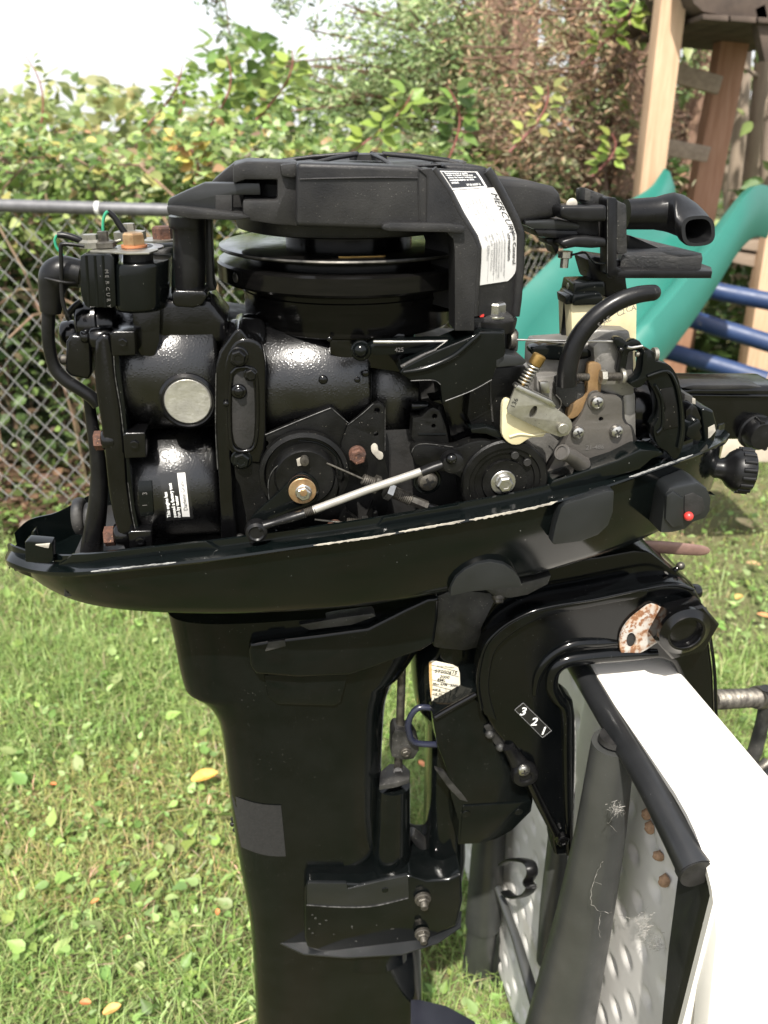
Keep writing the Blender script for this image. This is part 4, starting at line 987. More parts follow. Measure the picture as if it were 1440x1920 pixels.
lathe('ball_socket', P(846, 862, .508), -V, [(0, 0), (.0080, 0), (.0084, .003), (.0074, .0072), (.0055, .0082), (0, .0082)], M['rubber'], rod, n=28)
ball('link_ball', 846, 860, .5005, 11, M['gloss'], rod)
# cable bracket plate with rusty bolts
cbp = prism('cable_bracket', [(640, 830), (652, 798), (680, 776), (700, 758), (710, 755), (720, 762), (721, 800), (720, 850), (730, 900), (728, 950), (718, 990), (700, 1000), (680, 990), (700, 940), (690, 900), (664, 880), (640, 880)], .528, .005, M['matte'], motor, .0008, holes=[circ_px(707, 770, 5.5, 14), circ_px(705, 814, 4.5, 14)], label='black cable bracket with cream paint blob')
bolt(670, 852, .526, 16, cbp, 'rust', h=.0065, washer=1.0, name='rusty_bolt')
bolt(628, 990, .524, 15, cbp, 'rust', h=.006, washer=1.0, name='rusty_bolt')
prism('cream_blob', smooth_loop([(696, 838), (702, 832), (708, 836), (710, 846), (718, 850), (718, 860), (710, 862), (702, 854), (697, 848)], 2), .5265, .003, M['chip'], cbp, .0006)
def cable(a, b, c, d, vv):
    w = ptube('inner_cable', [a, b], vv, 2.2, M['grease'], motor, sm=0, n=8)
    thread('cable_ferrule', P(*b, vv), P(*c, vv), .0042, M['grease'], w, pitch=.0013)
    return w
w1 = cable((612, 868), (680, 898), (704, 908), None, .516)
lathe('ferrule_nut', P(700, 906, .516), (P(800, 950, .516) - P(700, 906, .516)), [(0, 0), (.0068, 0), (.0068, .004), (0, .004)], M['grease'], w1, sides=6, smooth=20)
lathe('ferrule_nut', P(724, 917, .516), (P(800, 950, .516) - P(700, 906, .516)), [(0, 0), (.0072, 0), (.0072, .0045), (0, .0045)], M['silver'], w1, sides=6, smooth=20)
thread('cable_adjuster', P(734, 921, .516), P(770, 937, .516), .0046, M['grease'], w1, pitch=.0014)
ptube('adjuster_body', [(766, 935), (800, 949)], .516, 10, M['grease'], w1, sm=0, n=6)
ptube('cable_sheath', [(796, 948), (830, 958), (870, 975)], .520, [7, 7, 7], M['rubber'], w1)
w2 = cable((590, 974), (650, 981), (690, 984), None, .512)
lathe('ferrule_nut', P(680, 983, .512), U, [(0, 0), (.0060, 0), (.0060, .004), (0, .004)], M['silver'], w2, sides=6, smooth=20)
prism('cable_end_stop', [(700, 960), (708, 958), (712, 990), (704, 998), (698, 985)], .512, .008, M['gloss'], cbp, .0015)
ptube('pulley_edge_wire', [(560, 826), (600, 832), (630, 855), (636, 890)], .524, 1.6, M['satin'], motor)

# ---- throttle cam disc with bright bolt
bell = prism('bell_crank', smooth_loop([(772, 850), (778, 838), (800, 834), (850, 840), (880, 830), (910, 826), (940, 838), (960, 880), (940, 930), (900, 930), (870, 905), (852, 890), (800, 878), (780, 870)], 3), .519, .012, M['matte'], motor, .0016, label='black bell crank arm')
dsk = lathe('cam_disc', P(946, 903, .517), -V, [(0, -.02), (.0315, -.02), (.0325, -.018), (.0325, 0), (.0312, .0014), (.0268, .0016), (.0262, .0002), (.0228, .0002), (.0222, -.0012), (.0170, -.0012), (.0166, .0010), (0, .0010)], M['matte'], bell, n=72, label='round black cam disc')
for (x, y) in [(965, 853), (988, 866)]:
    disc('disc_hole', x, y, .5165, 7.5, M['dark'], dsk, h=.0018)
disc('bright_washer', 943, 904, .5155, 24, M['silver'], dsk, h=.0012)
bolt(944, 904, .5142, 16, dsk, 'silver', h=.0062, washer=1.0, name='bright_bolt', rot=.1)
prism('disc_lug', [(992, 852), (1002, 848), (1003, 852), (994, 857)], .516, .003, M['silver'], bell, .0004)
barrel('pivot_stud', 776, 800, 905, 17, .528, M['satin'], motor)
screw(802, 902, .524, 19, motor, 'grease', name='slotted_pivot')
disc('pivot_ring', 800, 900, .526, 27, M['satin'], motor, h=.002, hole=21)
for (x, y, r_) in [(860, 950, 12), (700, 1000, 8), (450, 1010, 10), (430, 1030, 14)]:
    ball('grime_lump', x, y, .531, r_, M['dusty'], motor)

# ---- carburettor
carb = empty('carburettor', P(1100, 880, .56)); carb.parent = motor; carb.location = WORLD[carb] - WORLD[motor]; carb['label'] = 'grey cast carburettor with dark face plate'
prism('carb_body', [(984, 706), (1008, 700), (1010, 664), (1018, 650), (1104, 644), (1108, 624), (1120, 618), (1180, 620), (1184, 640), (1186, 700), (1190, 738), (1188, 880), (1000, 915), (984, 880)], .545, .035, M['carb'], carb, .002, seg=3)
prism('carb_step', [(1006, 706), (1046, 704), (1050, 760), (1080, 800), (1060, 816), (1006, 770)], .538, .012, M['carb'], carb, .0015)
prism('carb_tower', [(1112, 650), (1122, 640), (1150, 642), (1166, 650), (1188, 652), (1190, 740), (1160, 744), (1118, 730)], .535, .02, M['carb'], carb, .0018)
prism('carb_flange', [(1168, 744), (1176, 736), (1192, 738), (1194, 870), (1180, 880), (1168, 820)], .536, .02, M['carb'], carb, .0018)
prism('carb_white_nut', [(1012, 716), (1030, 716), (1032, 738), (1014, 738)], .534, .010, M['silver'], carb, .0012)
prism('carb_face_gasket', smooth_loop([(1098, 745), (1106, 733), (1122, 730), (1136, 738), (1160, 740), (1170, 750), (1172, 784), (1180, 796), (1189, 806), (1186, 864), (1050, 908), (1026, 908), (1019, 890), (1060, 820), (1066, 806), (1086, 780)], 2), .5335, .006, M['dark'], carb, .0006)
face = prism('carb_face_plate', smooth_loop([(1102, 748), (1108, 737), (1120, 734), (1136, 741), (1156, 743), (1166, 752), (1167, 784), (1175, 798), (1184, 806), (1181, 862), (1100, 880), (1048, 904), (1030, 903), (1024, 890), (1060, 828), (1072, 806), (1090, 778)], 3), .5285, .006, M['carbdark'], carb, .0012, holes=[circ_px(1127, 786, 4.5, 14)], label='dark metal face plate with four cross-head screws')
prism('face_boss', circ_px(1119, 754, 17, 24), .5272, .004, M['carbdark'], face, .0010)
for i, (x, y, r_) in enumerate([(1119, 754, 12.5), (1083, 811, 12.5), (1156, 809, 12.5), (1040, 896, 11)]):
    screw(x, y, .5268, r_, face, rot=.35 + i * .13)
text('21-486', pmap(1098, 843, .5283, 0), .0050, M['emboss'], face, bold=True)
ptube('fuel_nipple', [(1092, 872, .520), (1072, 856, .512), (1054, 848, .506)], .51, [16, 14, 14], M['carbdark'], face, n=22, sm=0)
lathe('nipple_bore', P(1053, 848, .5055), (P(1054, 848, .506) - P(1072, 856, .512)), [(.0062, -.0005), (.0056, .0006), (.0044, .0006), (.0040, -.003), (0, -.003)], M['carbdark'], face, n=22)
ball('solder_blob', 1096, 868, .5275, 12, M['carbdark'], face, sq=.4)
prism('carb_top_plate', smooth_loop([(996, 660), (1000, 652), (1020, 647), (1060, 650), (1100, 654), (1110, 664), (1100, 673), (1060, 676), (1020, 674), (1002, 668)], 2), .540, .012, M['satin'], carb, .0012)
lathe('top_screw', P(1016, 656, .546), Z3, [(0, 0), (.0058, 0), (.0058, .003), (.004, .0042), (0, .0042)], M['grease'], carb, n=20)
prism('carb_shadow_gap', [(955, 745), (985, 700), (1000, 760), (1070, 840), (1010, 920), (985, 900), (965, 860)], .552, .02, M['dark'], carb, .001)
# spring and brass mixture screw
s0, s1 = P(980, 722, .517), P(1002, 684, .517)
ax = (s1 - s0); L = ax.length; axn, e1, e2 = basis(ax)
sprg = tube('mixture_spring', [s0 + axn * L * (i / 84) + e1 * .0040 * math.cos(i / 84 * 2 * math.pi * 6.5) + e2 * .0040 * math.sin(i / 84 * 2 * math.pi * 6.5) for i in range(85)], .00068, M['zinc'], carb, n=6, sm=0)
tube('mixture_screw', [s0 - axn * .004, s1 + axn * .002], .0018, M['brass'], carb, sm=0)
lathe('brass_head', s1, axn, [(0, 0), (.0045, 0), (.0048, .001), (.0048, .0070), (.0038, .0078), (0, .0078)], M['brass'], carb, n=14)
# ivory cam follower and stamped plate
ivory = prism('ivory_cam', smooth_loop([(941, 790), (942, 762), (948, 750), (960, 752), (1000, 790), (1070, 806), (1052, 818), (1024, 812), (1020, 820), (998, 821), (984, 828), (974, 834), (960, 834), (948, 826), (941, 814)], 2), .514, .006, M['ivory'], motor, .0016, label='ivory nylon cam follower')
ptube('ivory_rib', [(955, 819), (975, 814), (1000, 816), (1022, 812)], .5138, 2.4, M['ivory'], ivory)
stp = prism('stamped_plate', smooth_loop([(952, 770), (953, 762), (966, 727), (971, 724), (1036, 756), (1040, 764), (1060, 778), (1070, 788), (1073, 800), (1066, 814), (1054, 818), (1040, 816), (962, 780)], 2), .508, .0022, M['zinc'], ivory, .0005, holes=[circ_px(1000, 772, 12, 16, 6, rot=-1.1)], label='zinc plated lever stamped 136')
prism('folded_lip', [(966, 728), (972, 722), (1036, 752), (1043, 762), (1038, 764), (1030, 760)], .5065, .009, M['silver'], stp, .0006)
disc('plate_rivet', 1054, 802, .5078, 10, M['zinc'], stp, h=.003)
text('136', pmap(964, 766, .5079, -68), .0048, M['ink'], stp)
ptube('hairpin_spring', [(1042, 740), (1052, 752), (1050, 765), (1042, 770)], .515, 1.1, M['grease'], carb, n=6)
# idle stop screw with ochre lever
ochre = prism('ochre_lever', smooth_loop([(1102, 700), (1104, 684), (1112, 680), (1124, 682), (1128, 690), (1127, 734), (1112, 744), (1096, 762), (1084, 780), (1068, 786), (1064, 776), (1070, 758), (1088, 748), (1100, 736)], 2), .531, .006, M['ochre'], carb, .0014, label='ochre plastic throttle lever')
thread('idle_screw', P(1060, 707, .527), P(1104, 707, .527), .0028, M['grease'], carb)
thread('idle_screw', P(1126, 707, .527), P(1165, 706, .527), .0030, M['grease'], carb)
lathe('idle_screw_nut', P(1126, 707, .527), U, [(0, 0), (.0052, 0), (.0052, .0036), (0, .0036)], M['zinc'], carb, sides=6, smooth=20)
lathe('idle_screw_head', P(1163, 706, .527), U, [(0, 0), (.0054, 0), (.0056, .0022), (.0046, .0036), (0, .0038)], M['zinc'], carb, n=22)
# fuel hose
hose = ptube('fuel_hose', [(1062, 722), (1064, 692), (1074, 655), (1092, 622), (1122, 590), (1158, 566), (1194, 553), (1222, 549)], .522, [19, 18.5, 18, 18, 17.5, 17, 16, 15], M['rubber'], motor, n=26, label='curved black rubber fuel hose')
ball('hose_end', 1224, 549, .525, 15, M['rubber'], hose)
lathe('hose_clip', P(1062, 716, .5285), Z3, [(.0080, 0), (.0092, .0005), (.0092, .003), (.0080, .0035)], M['rubber'], hose, n=26)
prism('hose_boss', [(1040, 718), (1098, 718), (1100, 745), (1080, 770), (1060, 764), (1042, 745)], .532, .012, M['dusty'], carb, .003)
hp_ = [P(*q, .5155) for q in [(1124, 616), (1150, 598), (1176, 586), (1204, 578)]]
for i, ch in enumerate('SAE C2CA'):
    f = i / 8 * 2.6; k_ = int(f); t_ = f - k_; p_ = hp_[k_].lerp(hp_[min(k_ + 1, 3)], t_)
    a_ = math.atan2(hp_[min(k_ + 1, 3)].z - hp_[k_].z, (hp_[min(k_ + 1, 3)] - hp_[k_]).dot(U))
    text(ch, (lambda x, y, p_=p_, a_=a_: p_ + U * (x * math.cos(a_) - y * math.sin(a_)) + Z3 * (x * math.sin(a_) + y * math.cos(a_))), .0055, M['emboss'], hose)
# fuel pump, ivory filter, black column
filt = prism('fuel_filter', [(1070, 566), (1128, 562), (1196, 568), (1194, 700), (1176, 700), (1172, 640), (1072, 660)], .560, .03, M['ivory'], motor, .003, label='ivory plastic fuel filter body')
prism('filter_cap', [(1072, 566), (1076, 552), (1126, 548), (1132, 560), (1130, 572), (1076, 574)], .556, .03, M['satin'], filt, .0025)
prism('filter_cap_top', [(1074, 550), (1078, 530), (1134, 528), (1136, 554), (1078, 556)], .560, .026, M['satin'], filt, .002)
prism('filter_bracket', [(1060, 556), (1070, 552), (1074, 570), (1062, 572)], .560, .02, M['satin'], filt, .001)
ptube('pump_tube', [(1064, 560), (1062, 600), (1058, 640), (1057, 652)], .575, [7, 8, 8, 8], M['rubber'], motor)
prism('black_column', [(1100, 486), (1116, 480), (1172, 488), (1176, 530), (1180, 556), (1136, 560), (1134, 530), (1112, 528)], .572, .03, M['rubber'], motor, .003)
barrel('column_pin', 1066, 1076, 538, 6, .57, M['silver'], motor)
# choke wire and grommet
gm = lathe('choke_grommet', P(960, 637, .530), U, [(0, -.002), (.0062, -.002), (.0066, 0), (.0066, .0016), (.0045, .0022), (0, .0022)], M['grease'], motor, n=26)
ptube('choke_wire', [(966, 637), (1060, 639), (1152, 640)], .530, 2.0, M['silver'], gm, sm=0, n=8)
prism('choke_mount', [(944, 620), (966, 614), (974, 624), (972, 660), (950, 664)], .536, .02, M['dusty'], gm, .002)
cl = prism('choke_link', smooth_loop([(1150, 640), (1156, 632), (1168, 634), (1176, 642), (1186, 636), (1200, 640), (1204, 650), (1198, 658), (1180, 660), (1176, 680), (1170, 704), (1160, 700), (1164, 670), (1158, 654)], 2), .528, .006, M['satin'], motor, .001)
ptube('choke_wire_hook', [(1176, 650), (1184, 652), (1204, 649)], .525, 3, M['silver'], cl)
thread('choke_screw', P(1192, 664, .528), P(1206, 664, .528), .0022, M['zinc'], cl)
ball('choke_pivot', 1164, 656, .5265, 6, M['gloss'], cl)
# intake silencer and big yoke
ins = barrel('intake_barrel', 1186, 1262, 782, 62, .540, M['gloss'], motor, n=48, round_=.08)
barrel('intake_base', 1184, 1250, 720, 30, .565, M['satin'], motor)
yoke_o = [(1206, 672), (1208, 660), (1218, 656), (1228, 662), (1229, 676), (1250, 681), (1264, 694), (1274, 716), (1280, 750), (1285, 790), (1284, 820), (1276, 850), (1264, 862), (1250, 846), (1236, 838), (1228, 822), (1226, 800), (1236, 782), (1234, 752), (1222, 724), (1214, 712), (1206, 722), (1194, 728), (1182, 722), (1184, 716), (1196, 710), (1204, 696)]
yoke = prism('yoke_lever', smooth_loop(yoke_o, 2), .520, .012, M['satin'], motor, .0016, label='curved black yoke lever')
prism('yoke_recess_face', [(1238, 730), (1262, 726), (1270, 760), (1272, 800), (1246, 806), (1242, 790), (1248, 766)], .5192, .002, M['matte'], yoke, .0004)
ptube('yoke_rib', [(1228, 722), (1240, 745), (1243, 770), (1242, 800), (1232, 812)], .5192, 3, M['satin'], yoke)
ptube('yoke_rib', [(1214, 706), (1250, 696), (1266, 716), (1274, 750), (1278, 800), (1272, 840)], .5188, 3, M['satin'], yoke)
lathe('yoke_screw', P(1224, 665, .527), U, [(0, 0), (.0050, 0), (.0050, .0028), (0, .003)], M['zinc'], yoke, n=18)
# clutter at the boat end of the tray
prism('steering_stop', [(1284, 738), (1300, 744), (1306, 754), (1302, 762), (1282, 756)], .56, .02, M['dusty'], motor, .002)
prism('paint_chip', [(1298, 746), (1304, 748), (1304, 758), (1298, 756)], .5595, .002, M['chip'], motor, 0)
prism('shift_quadrant', [(1286, 770), (1298, 756), (1308, 764), (1316, 784), (1310, 800), (1318, 820), (1300, 850), (1284, 840)], .55, .04, M['gloss'], motor, .002)
prism('shift_quadrant', [(1290, 800), (1312, 786), (1318, 800), (1300, 826), (1286, 818)], .54, .02, M['satin'], motor, .002)
prism('cowl_corner_post', [(1314, 768), (1324, 764), (1338, 770), (1346, 800), (1340, 830), (1322, 840), (1318, 800)], .555, .05, M['cowl'], lower_cowl, .003, seg=3)
prism('paint_chip', [(1328, 802), (1340, 796), (1342, 808), (1332, 820), (1328, 822)], .5545, .002, M['chip'], lower_cowl, 0)
for k in range(14):
    x = 1190 + k * 9.5 + random.random() * 6; y = 850 - k * 2.5 + random.uniform(-30, 12)
    ptube('linkage_pin', [(x, y), (x + random.uniform(-14, 14), y + random.uniform(6, 26))], .565 + random.random() * .02, random.uniform(4, 9), M[random.choice(['satin', 'gloss', 'dusty'])], motor, sm=0)
prism('tray_step', [(1030, 912), (1036, 902), (1160, 862), (1200, 842), (1240, 846), (1200, 880), (1100, 912), (1036, 926)], .512, .02, M['cowl'], lower_cowl, .0015)
prism('tray_step_lug', [(1182, 856), (1184, 850), (1240, 846), (1244, 852), (1190, 872)], .518, .006, M['cowl'], lower_cowl, .0008)

# ---- factory test sticker on the lower cylinder
lc = P(240, 944, .537); lr = 114 * mpp((P(240, 944, .537) + P(412, 944, .537)) / 2) / math.cos(R(20)); lz = lc.z
def cyl_pt(px, py, lift):
    """Point where the pixel's ray meets the lower cylinder, lifted off it."""
    p = P(px, py, .537)
    d = ray(px, py); o = CO - (lc + V * lr)
    dv, ov = d - U * d.dot(U), o - U * o.dot(U)
    a, b, c = dv.dot(dv), 2 * ov.dot(dv), ov.dot(ov) - (lr + lift) ** 2
    t = (-b - math.sqrt(max(b * b - 4 * a * c, 0))) / (2 * a)
    return CO + d * t
def cyl_sheet(name, corners, lift, m, parent, n=10, label=None):
    (ax0, ay0), (bx0, by0), (cx0, cy0), (dx0, dy0) = corners
    vs = []; fs = []
    for i in range(n + 1):
        for j in range(n + 1):
            s, t = i / n, j / n
            x = (ax0 * (1 - s) + bx0 * s) * (1 - t) + (dx0 * (1 - s) + cx0 * s) * t
            y = (ay0 * (1 - s) + by0 * s) * (1 - t) + (dy0 * (1 - s) + cy0 * s) * t
            vs.append(cyl_pt(x, y, lift))
    for i in range(n):
        for j in range(n): fs.append([i * (n + 1) + j, i * (n + 1) + j + 1, (i + 1) * (n + 1) + j + 1, (i + 1) * (n + 1) + j])
    return obj(name, vs, fs, m, parent, fix=False, label=label)
stick = cyl_sheet('test_sticker', [(298, 888), (352, 885), (363, 972), (312, 977)], .0003, mat('clear_black_sticker', (.012, .012, .012), None, 1, .2), block, label='black factory test sticker with white strip')
cyl_sheet('name_strip', [(332, 887), (347, 886), (356, 969), (342, 969)], .0005, M['label'], stick)
def smap(x0, y0, ang=-82):
    a = R(ang); sc = 1 / mpp(P(330, 930, .545))
    return lambda x, y: cyl_pt(x0 + (x * math.cos(a) + y * math.sin(a)) * sc, y0 + (x * math.sin(a) - y * math.cos(a)) * sc * .94, .0007)
for s, x, y, z in [('This engine has', 320, 970, .0036), ('passed a factory test', 331, 970, .0036), ('run by tester', 339, 970, .0036)]:
    text(s, smap(x, y, -98), z, M['wink'], stick, bold=True, sx=.9)
text('Darlene Grahl', smap(352, 957, -98), .0042, M['ink'], stick, sx=.95)
# cast part number pad
pad = cyl_sheet('casting_pad', [(259, 902), (284, 901), (288, 966), (263, 968)], .0006, M['satin'], block)
for i, ch in enumerate('13'):
    text(ch, smap(276, 950 - i * 22, -95), .0050, M['emboss'], pad)

# thin worn edges where the paint has rubbed through
for pp, v_, w_ in [([(442, 837), (498, 815), (560, 789), (620, 765)], .5292, .8), ([(621, 765), (653, 793)], .5292, .7), ([(652, 797), (680, 775), (700, 757)], .5272, .6), ([(722, 764), (722, 845)], .5272, .5),
        ([(770, 714), (812, 713), (826, 721)], .5112, .8), ([(835, 752), (886, 732), (922, 712)], .5112, .8), ([(405, 700), (404, 800), (408, 880)], .5282, .7), ([(506, 948), (503, 905), (516, 877), (545, 861)], .5168, .6),
        ([(213, 655), (216, 705), (226, 765), (234, 835)], .5342, .9), ([(240, 905), (248, 965), (258, 1010)], .5342, .8), ([(1103, 745), (1109, 735), (1121, 732)], .5280, .7), ([(683, 692), (684, 740), (682, 790)], .5425, 1.2),
        ([(446, 1004), (480, 1015), (540, 1020)], .5290, .7), ([(772, 848), (779, 836), (800, 832), (850, 838)], .5182, .6), ([(1139, 374), (1139, 440), (1139, 512)], .5512, .7), ([(1172, 520), (1250, 519), (1334, 521)], .552, .7)]:
    ptube('worn_edge', pp, v_, w_, M['rub'], motor, n=5)
# ================================================================== THE WHITE FOLDING TABLE STANDING ON EDGE
T0 = P(1105, 1247, .57)
zt = T0.z
T1 = G(1266, 1480, zt)
TD = (T1 - T0); TD.z = 0; TD = TD.normalized()            # along the top edge, towards the viewer
TN = Vector((-TD.y, TD.x, 0))                              # across its thickness, away from the underside
if TN.x < 0: TN = -TN
def TP(px, py, off=0.0):
    """Point of the plane parallel to the underside, off metres into the thickness."""
    d = ray(px, py); o = T0 + TN * off
    return CO + d * ((o - CO).dot(TN) / d.dot(TN))
def TW(s, h, off=0.0):
    """s metres towards the viewer along the top edge, h metres below it."""
    return T0 + TD * s - Z3 * h + TN * off
far_s = -.62
edge_px = [(1105, 1247), (1150, 1312), (1200, 1384), (1240, 1442), (1266, 1480), (1290, 1522), (1306, 1556), (1320, 1594), (1330, 1633), (1339, 1670), (1342, 1700), (1342, 1740), (1338, 1790), (1330, 1840), (1321, 1920), (1310, 2000)]
prof = []
for x, y in edge_px:
    p = TP(x, y); prof.append(((p - T0).dot(TD), T0.z - p.z))
s_end = max(s for s, h in prof)
table = empty('folding_table', TW(-.1, zt), 'white plastic folding table folded up and standing on its long edge under the motor', 'folding table')
outer = [(far_s, 0)] + [(0, 0)] + prof[1:11] + [(prof[10][0] + .002, h_) for h_ in (.26, .40, .60, zt - .02)]
TH = .080
# rounded skirt all round: outer skin with return lip (a closed band)
def band_ring(s, h, ns, nh):
    """Section across the thickness; (ns, nh) points into the table."""
    q = []
    for off, dep in [(.001, .009), (0, .003), (.003, 0), (TH - .004, 0), (TH, .004), (TH, .024), (TH - .004, .024), (TH - .006, .008), (.006, .008), (.004, .009)]:
        q.append(T0 + TD * (s + ns * dep) - Z3 * (h + nh * dep) + TN * off)
    return q
sk = []
for i, (s, h) in enumerate(outer):
    a = outer[max(i - 1, 0)]; b = outer[min(i + 1, len(outer) - 1)]
    t = Vector((b[0] - a[0], b[1] - a[1])).normalized()
    sk.append(band_ring(s, h, -t.y, t.x))
skirt = loft('table_skirt', sk, M['hdpe'], table, smooth=40, label='thick white rounded table rim')
# dimpled underside panel, set back from the skirt
NS, NH = 200, 190
h_max = zt - .03
sv = np.linspace(far_s + .012, s_end - .012, NS); hv = np.linspace(.012, h_max, NH)
S, Hh = np.meshgrid(sv, hv, indexing='ij')
smax = np.interp(hv, [h_ for s_, h_ in prof[:11]] + [.26, 1.2], [s_ for s_, h_ in prof[:11]] + [prof[10][0]] * 2) - .012
S = np.minimum(S, smax[None, :])
PIT = .040
off = np.full_like(S, .028)
rowi = np.round(Hh / PIT)
cs_ = (S / PIT + (rowi % 2) * .5)
ds = (cs_ - np.round(cs_)) * PIT; dh = (Hh / PIT - rowi) * PIT
rr_ = np.sqrt(ds ** 2 + (dh) ** 2) / .0105
dent = np.where(rr_ < 1, (1 - rr_ ** 2) ** 1.3, 0) * .0055
rib = 1 / (1 + np.exp(-(S + .045) / .004)) - 1 / (1 + np.exp(-(S - .005) / .004))
rib2 = 1 / (1 + np.exp(-(S + .27) / .004)) - 1 / (1 + np.exp(-(S + .235) / .004))
off = off + dent * (1 - rib) * (1 - rib2) - rib * .010 - rib2 * .010
base = np.array(T0)[None, None, :] + S[..., None] * np.array(TD) - Hh[..., None] * np.array([0, 0, 1.0]) + off[..., None] * np.array(TN)
def grid_mesh(name, pts, m, parent, smooth=True, label=None):
    a, b = pts.shape[:2]; c = pts.reshape(-1, 3).mean(axis=0)
    idx = np.arange(a * b).reshape(a, b)
    f = np.stack([idx[:-1, :-1], idx[:-1, 1:], idx[1:, 1:], idx[1:, :-1]], -1).reshape(-1, 4)
    me = bpy.data.meshes.new(name); me.from_pydata((pts.reshape(-1, 3) - c).tolist(), [], f.tolist())
    if smooth: me.shade_smooth()
    return link(name, me, Vector(c), parent, m, label)
grid_mesh('dimpled_underside', base, M['under'], table, label='white underside moulded with rows of small dimples')
# steel legs folded against the underside
def tt(name, pp, rpx, m, **kw):
    pts = [TP(*q) for q in pp]
    return tube(name, pts, [r * mpp(p) for r, p in zip(rpx, pts)], m, table, **kw)
tt('top_rail_tube', [(1074, 1232, -.006), (1144, 1348, -.006), (1214, 1462, -.006), (1260, 1546, -.006), (1304, 1632, -.006)], [20, 23, 26, 30, 34], M['blacktube'], n=22, label='black tube running under the top edge')
tube('rail_end', [TP(1296, 1622, -.006), TP(1307, 1640, -.006)], .0128, M['dark'], table, n=20, sm=0)  # dark plug past the rail's end, coloured as its shaded opening
tt('leg_tube', [(1150, 1392, -.012), (1126, 1560, -.012), (1095, 1720, -.012), (1055, 1900, -.012), (1030, 2020, -.012)], [40, 46, 52, 60, 66], M['greytube'], n=30, sm=0, label='thick grey leg tube with crimped top')
tube('tube_mouth', [TP(1152, 1388, -.012), TP(1153, 1380, -.012)], [.0135, .0125], M['dark'], table, n=20, sm=0)  # dark cap on the tube; the open mouth's shade is its colour
tt('leg_tube', [(1060, 1500, .016), (1040, 1700, .016), (1034, 1800, .016)], [24, 27, 28], M['greytube'], n=20, sm=0)
tt('leg_tube', [(926, 1440, .0), (918, 1560, .0), (905, 1730, .0)], [31, 31, 33], M['greytube'], n=24, sm=0, label='grey leg tube with a sleeve joint')
tt('leg_tube', [(905, 1728, .0), (896, 1800, .0), (880, 1930, .0), (866, 2040, .0)], [26, 27, 29, 30], M['greytube'], n=24, sm=0)
q_ = TP(921, 1632, -.018)
tt('brace_rod', [(934, 1665, .005), (968, 1760, .005), (1004, 1880, .005), (1020, 1935, .005)], [7, 9, 12, 14], M['greytube'], n=14, sm=0)
tt('frame_rail', [(905, 1420, .03), (920, 1560, .03), (935, 1720, .03), (922, 1930, .03)], [12, 14, 16, 18], M['blacktube'], n=12)
# dark rectangular apron rail on the near side
def tprism(name, out, off, dep, m, bevel=.0012, label=None, parent=None):
    return prism(name, out, 0, dep, m, parent or table, bevel, proj=lambda a, b: TP(a, b, off), axis=TN, label=label)
tprism('apron_rail', [(1272, 1625), (1290, 1655), (1306, 1652), (1330, 1640), (1344, 1700), (1336, 1720), (1318, 1730), (1300, 1850), (1290, 1960), (1236, 1960), (1252, 1780)], .006, .020, M['blacktube'], .002, label='black steel apron rail')
tprism('rail_mouth', [(1282, 1610), (1326, 1604), (1334, 1640), (1304, 1650)], .004, .010, M['dark'], .0005)  # dark plate put in for the shade inside the open rail
tprism('rail_lip', [(1276, 1612), (1282, 1606), (1308, 1646), (1334, 1642), (1334, 1650), (1302, 1654)], .003, .004, M['greytube'], .0006)
tprism('skirt_return', [(1316, 1730), (1322, 1716), (1341, 1708), (1344, 1760), (1334, 1850), (1324, 1960), (1296, 1960), (1304, 1840)], .002, .012, M['hdpe'], .002, label='white return lip stained at its foot')
# black spring clip
clip = tube('table_clip', [TP(*q) for q in [(943, 1620, 0), (960, 1612, 0), (990, 1616, 0), (998, 1636, 0), (990, 1654, 0), (996, 1664, 0), (985, 1678, 0), (962, 1682, 0), (948, 1672, 0)]], .0022, M['rubber'], table, n=10, flat=3.4, up=TN, label='black C-shaped spring clip')
tt('foot_tube', [(818, 1940, -.03), (823, 1870, -.03), (834, 1830, -.03), (852, 1880, -.03), (880, 1980, -.03)], [17, 17, 18, 20, 21], M['greytube'], n=18)
# stains, mud nests and cobwebs on the underside
for (x, y, r_) in [(1210, 1527, 9), (1216, 1552, 10), (1232, 1605, 10), (1243, 1652, 12)]:
    c = TP(x, y, .024); rr = r_ * mpp(c)
    vs_, fs_ = [], []
    _, f1, f2 = basis(-TN)
    for i in range(7):
        for k in range(18):
            t_, a_ = i / 6 * math.pi / 2, k / 18 * 6.283
            r2 = rr * math.cos(t_) ** .7 * (1 + .16 * math.sin(a_ * 2 + x) + .07 * math.sin(a_ * 5 + i)) if i < 6 else rr * .12
            vs_.append(c - TN * (-.003 + .0062 * math.sin(t_) + .0006 * math.sin(a_ * 3 + i)) + f1 * r2 * math.cos(a_) + f2 * r2 * 1.15 * math.sin(a_))
    fs_ = [[i * 18 + k, i * 18 + (k + 1) % 18, i * 18 + 18 + (k + 1) % 18, i * 18 + 18 + k] for i in range(6) for k in range(18)] + [list(range(108, 126)), list(range(17, -1, -1))]
    nest = obj('mud_nest', vs_, fs_, M['mud'], None, smooth=70)
    tag(nest, {1210: 'topmost small brown mud nest stuck under the table edge', 1216: 'second brown mud nest touching the topmost one', 1232: 'elongated brown mud nest in the middle of the column', 1243: 'lowest and roundest brown mud nest on the dimpled panel'}[x], 'mud nest', 'mud nests on the underside of the table')
web = empty('cobweb', TP(1180, 1700, 0), 'grey tattered cobweb with trapped debris between grey tube and white panel', 'cobweb')
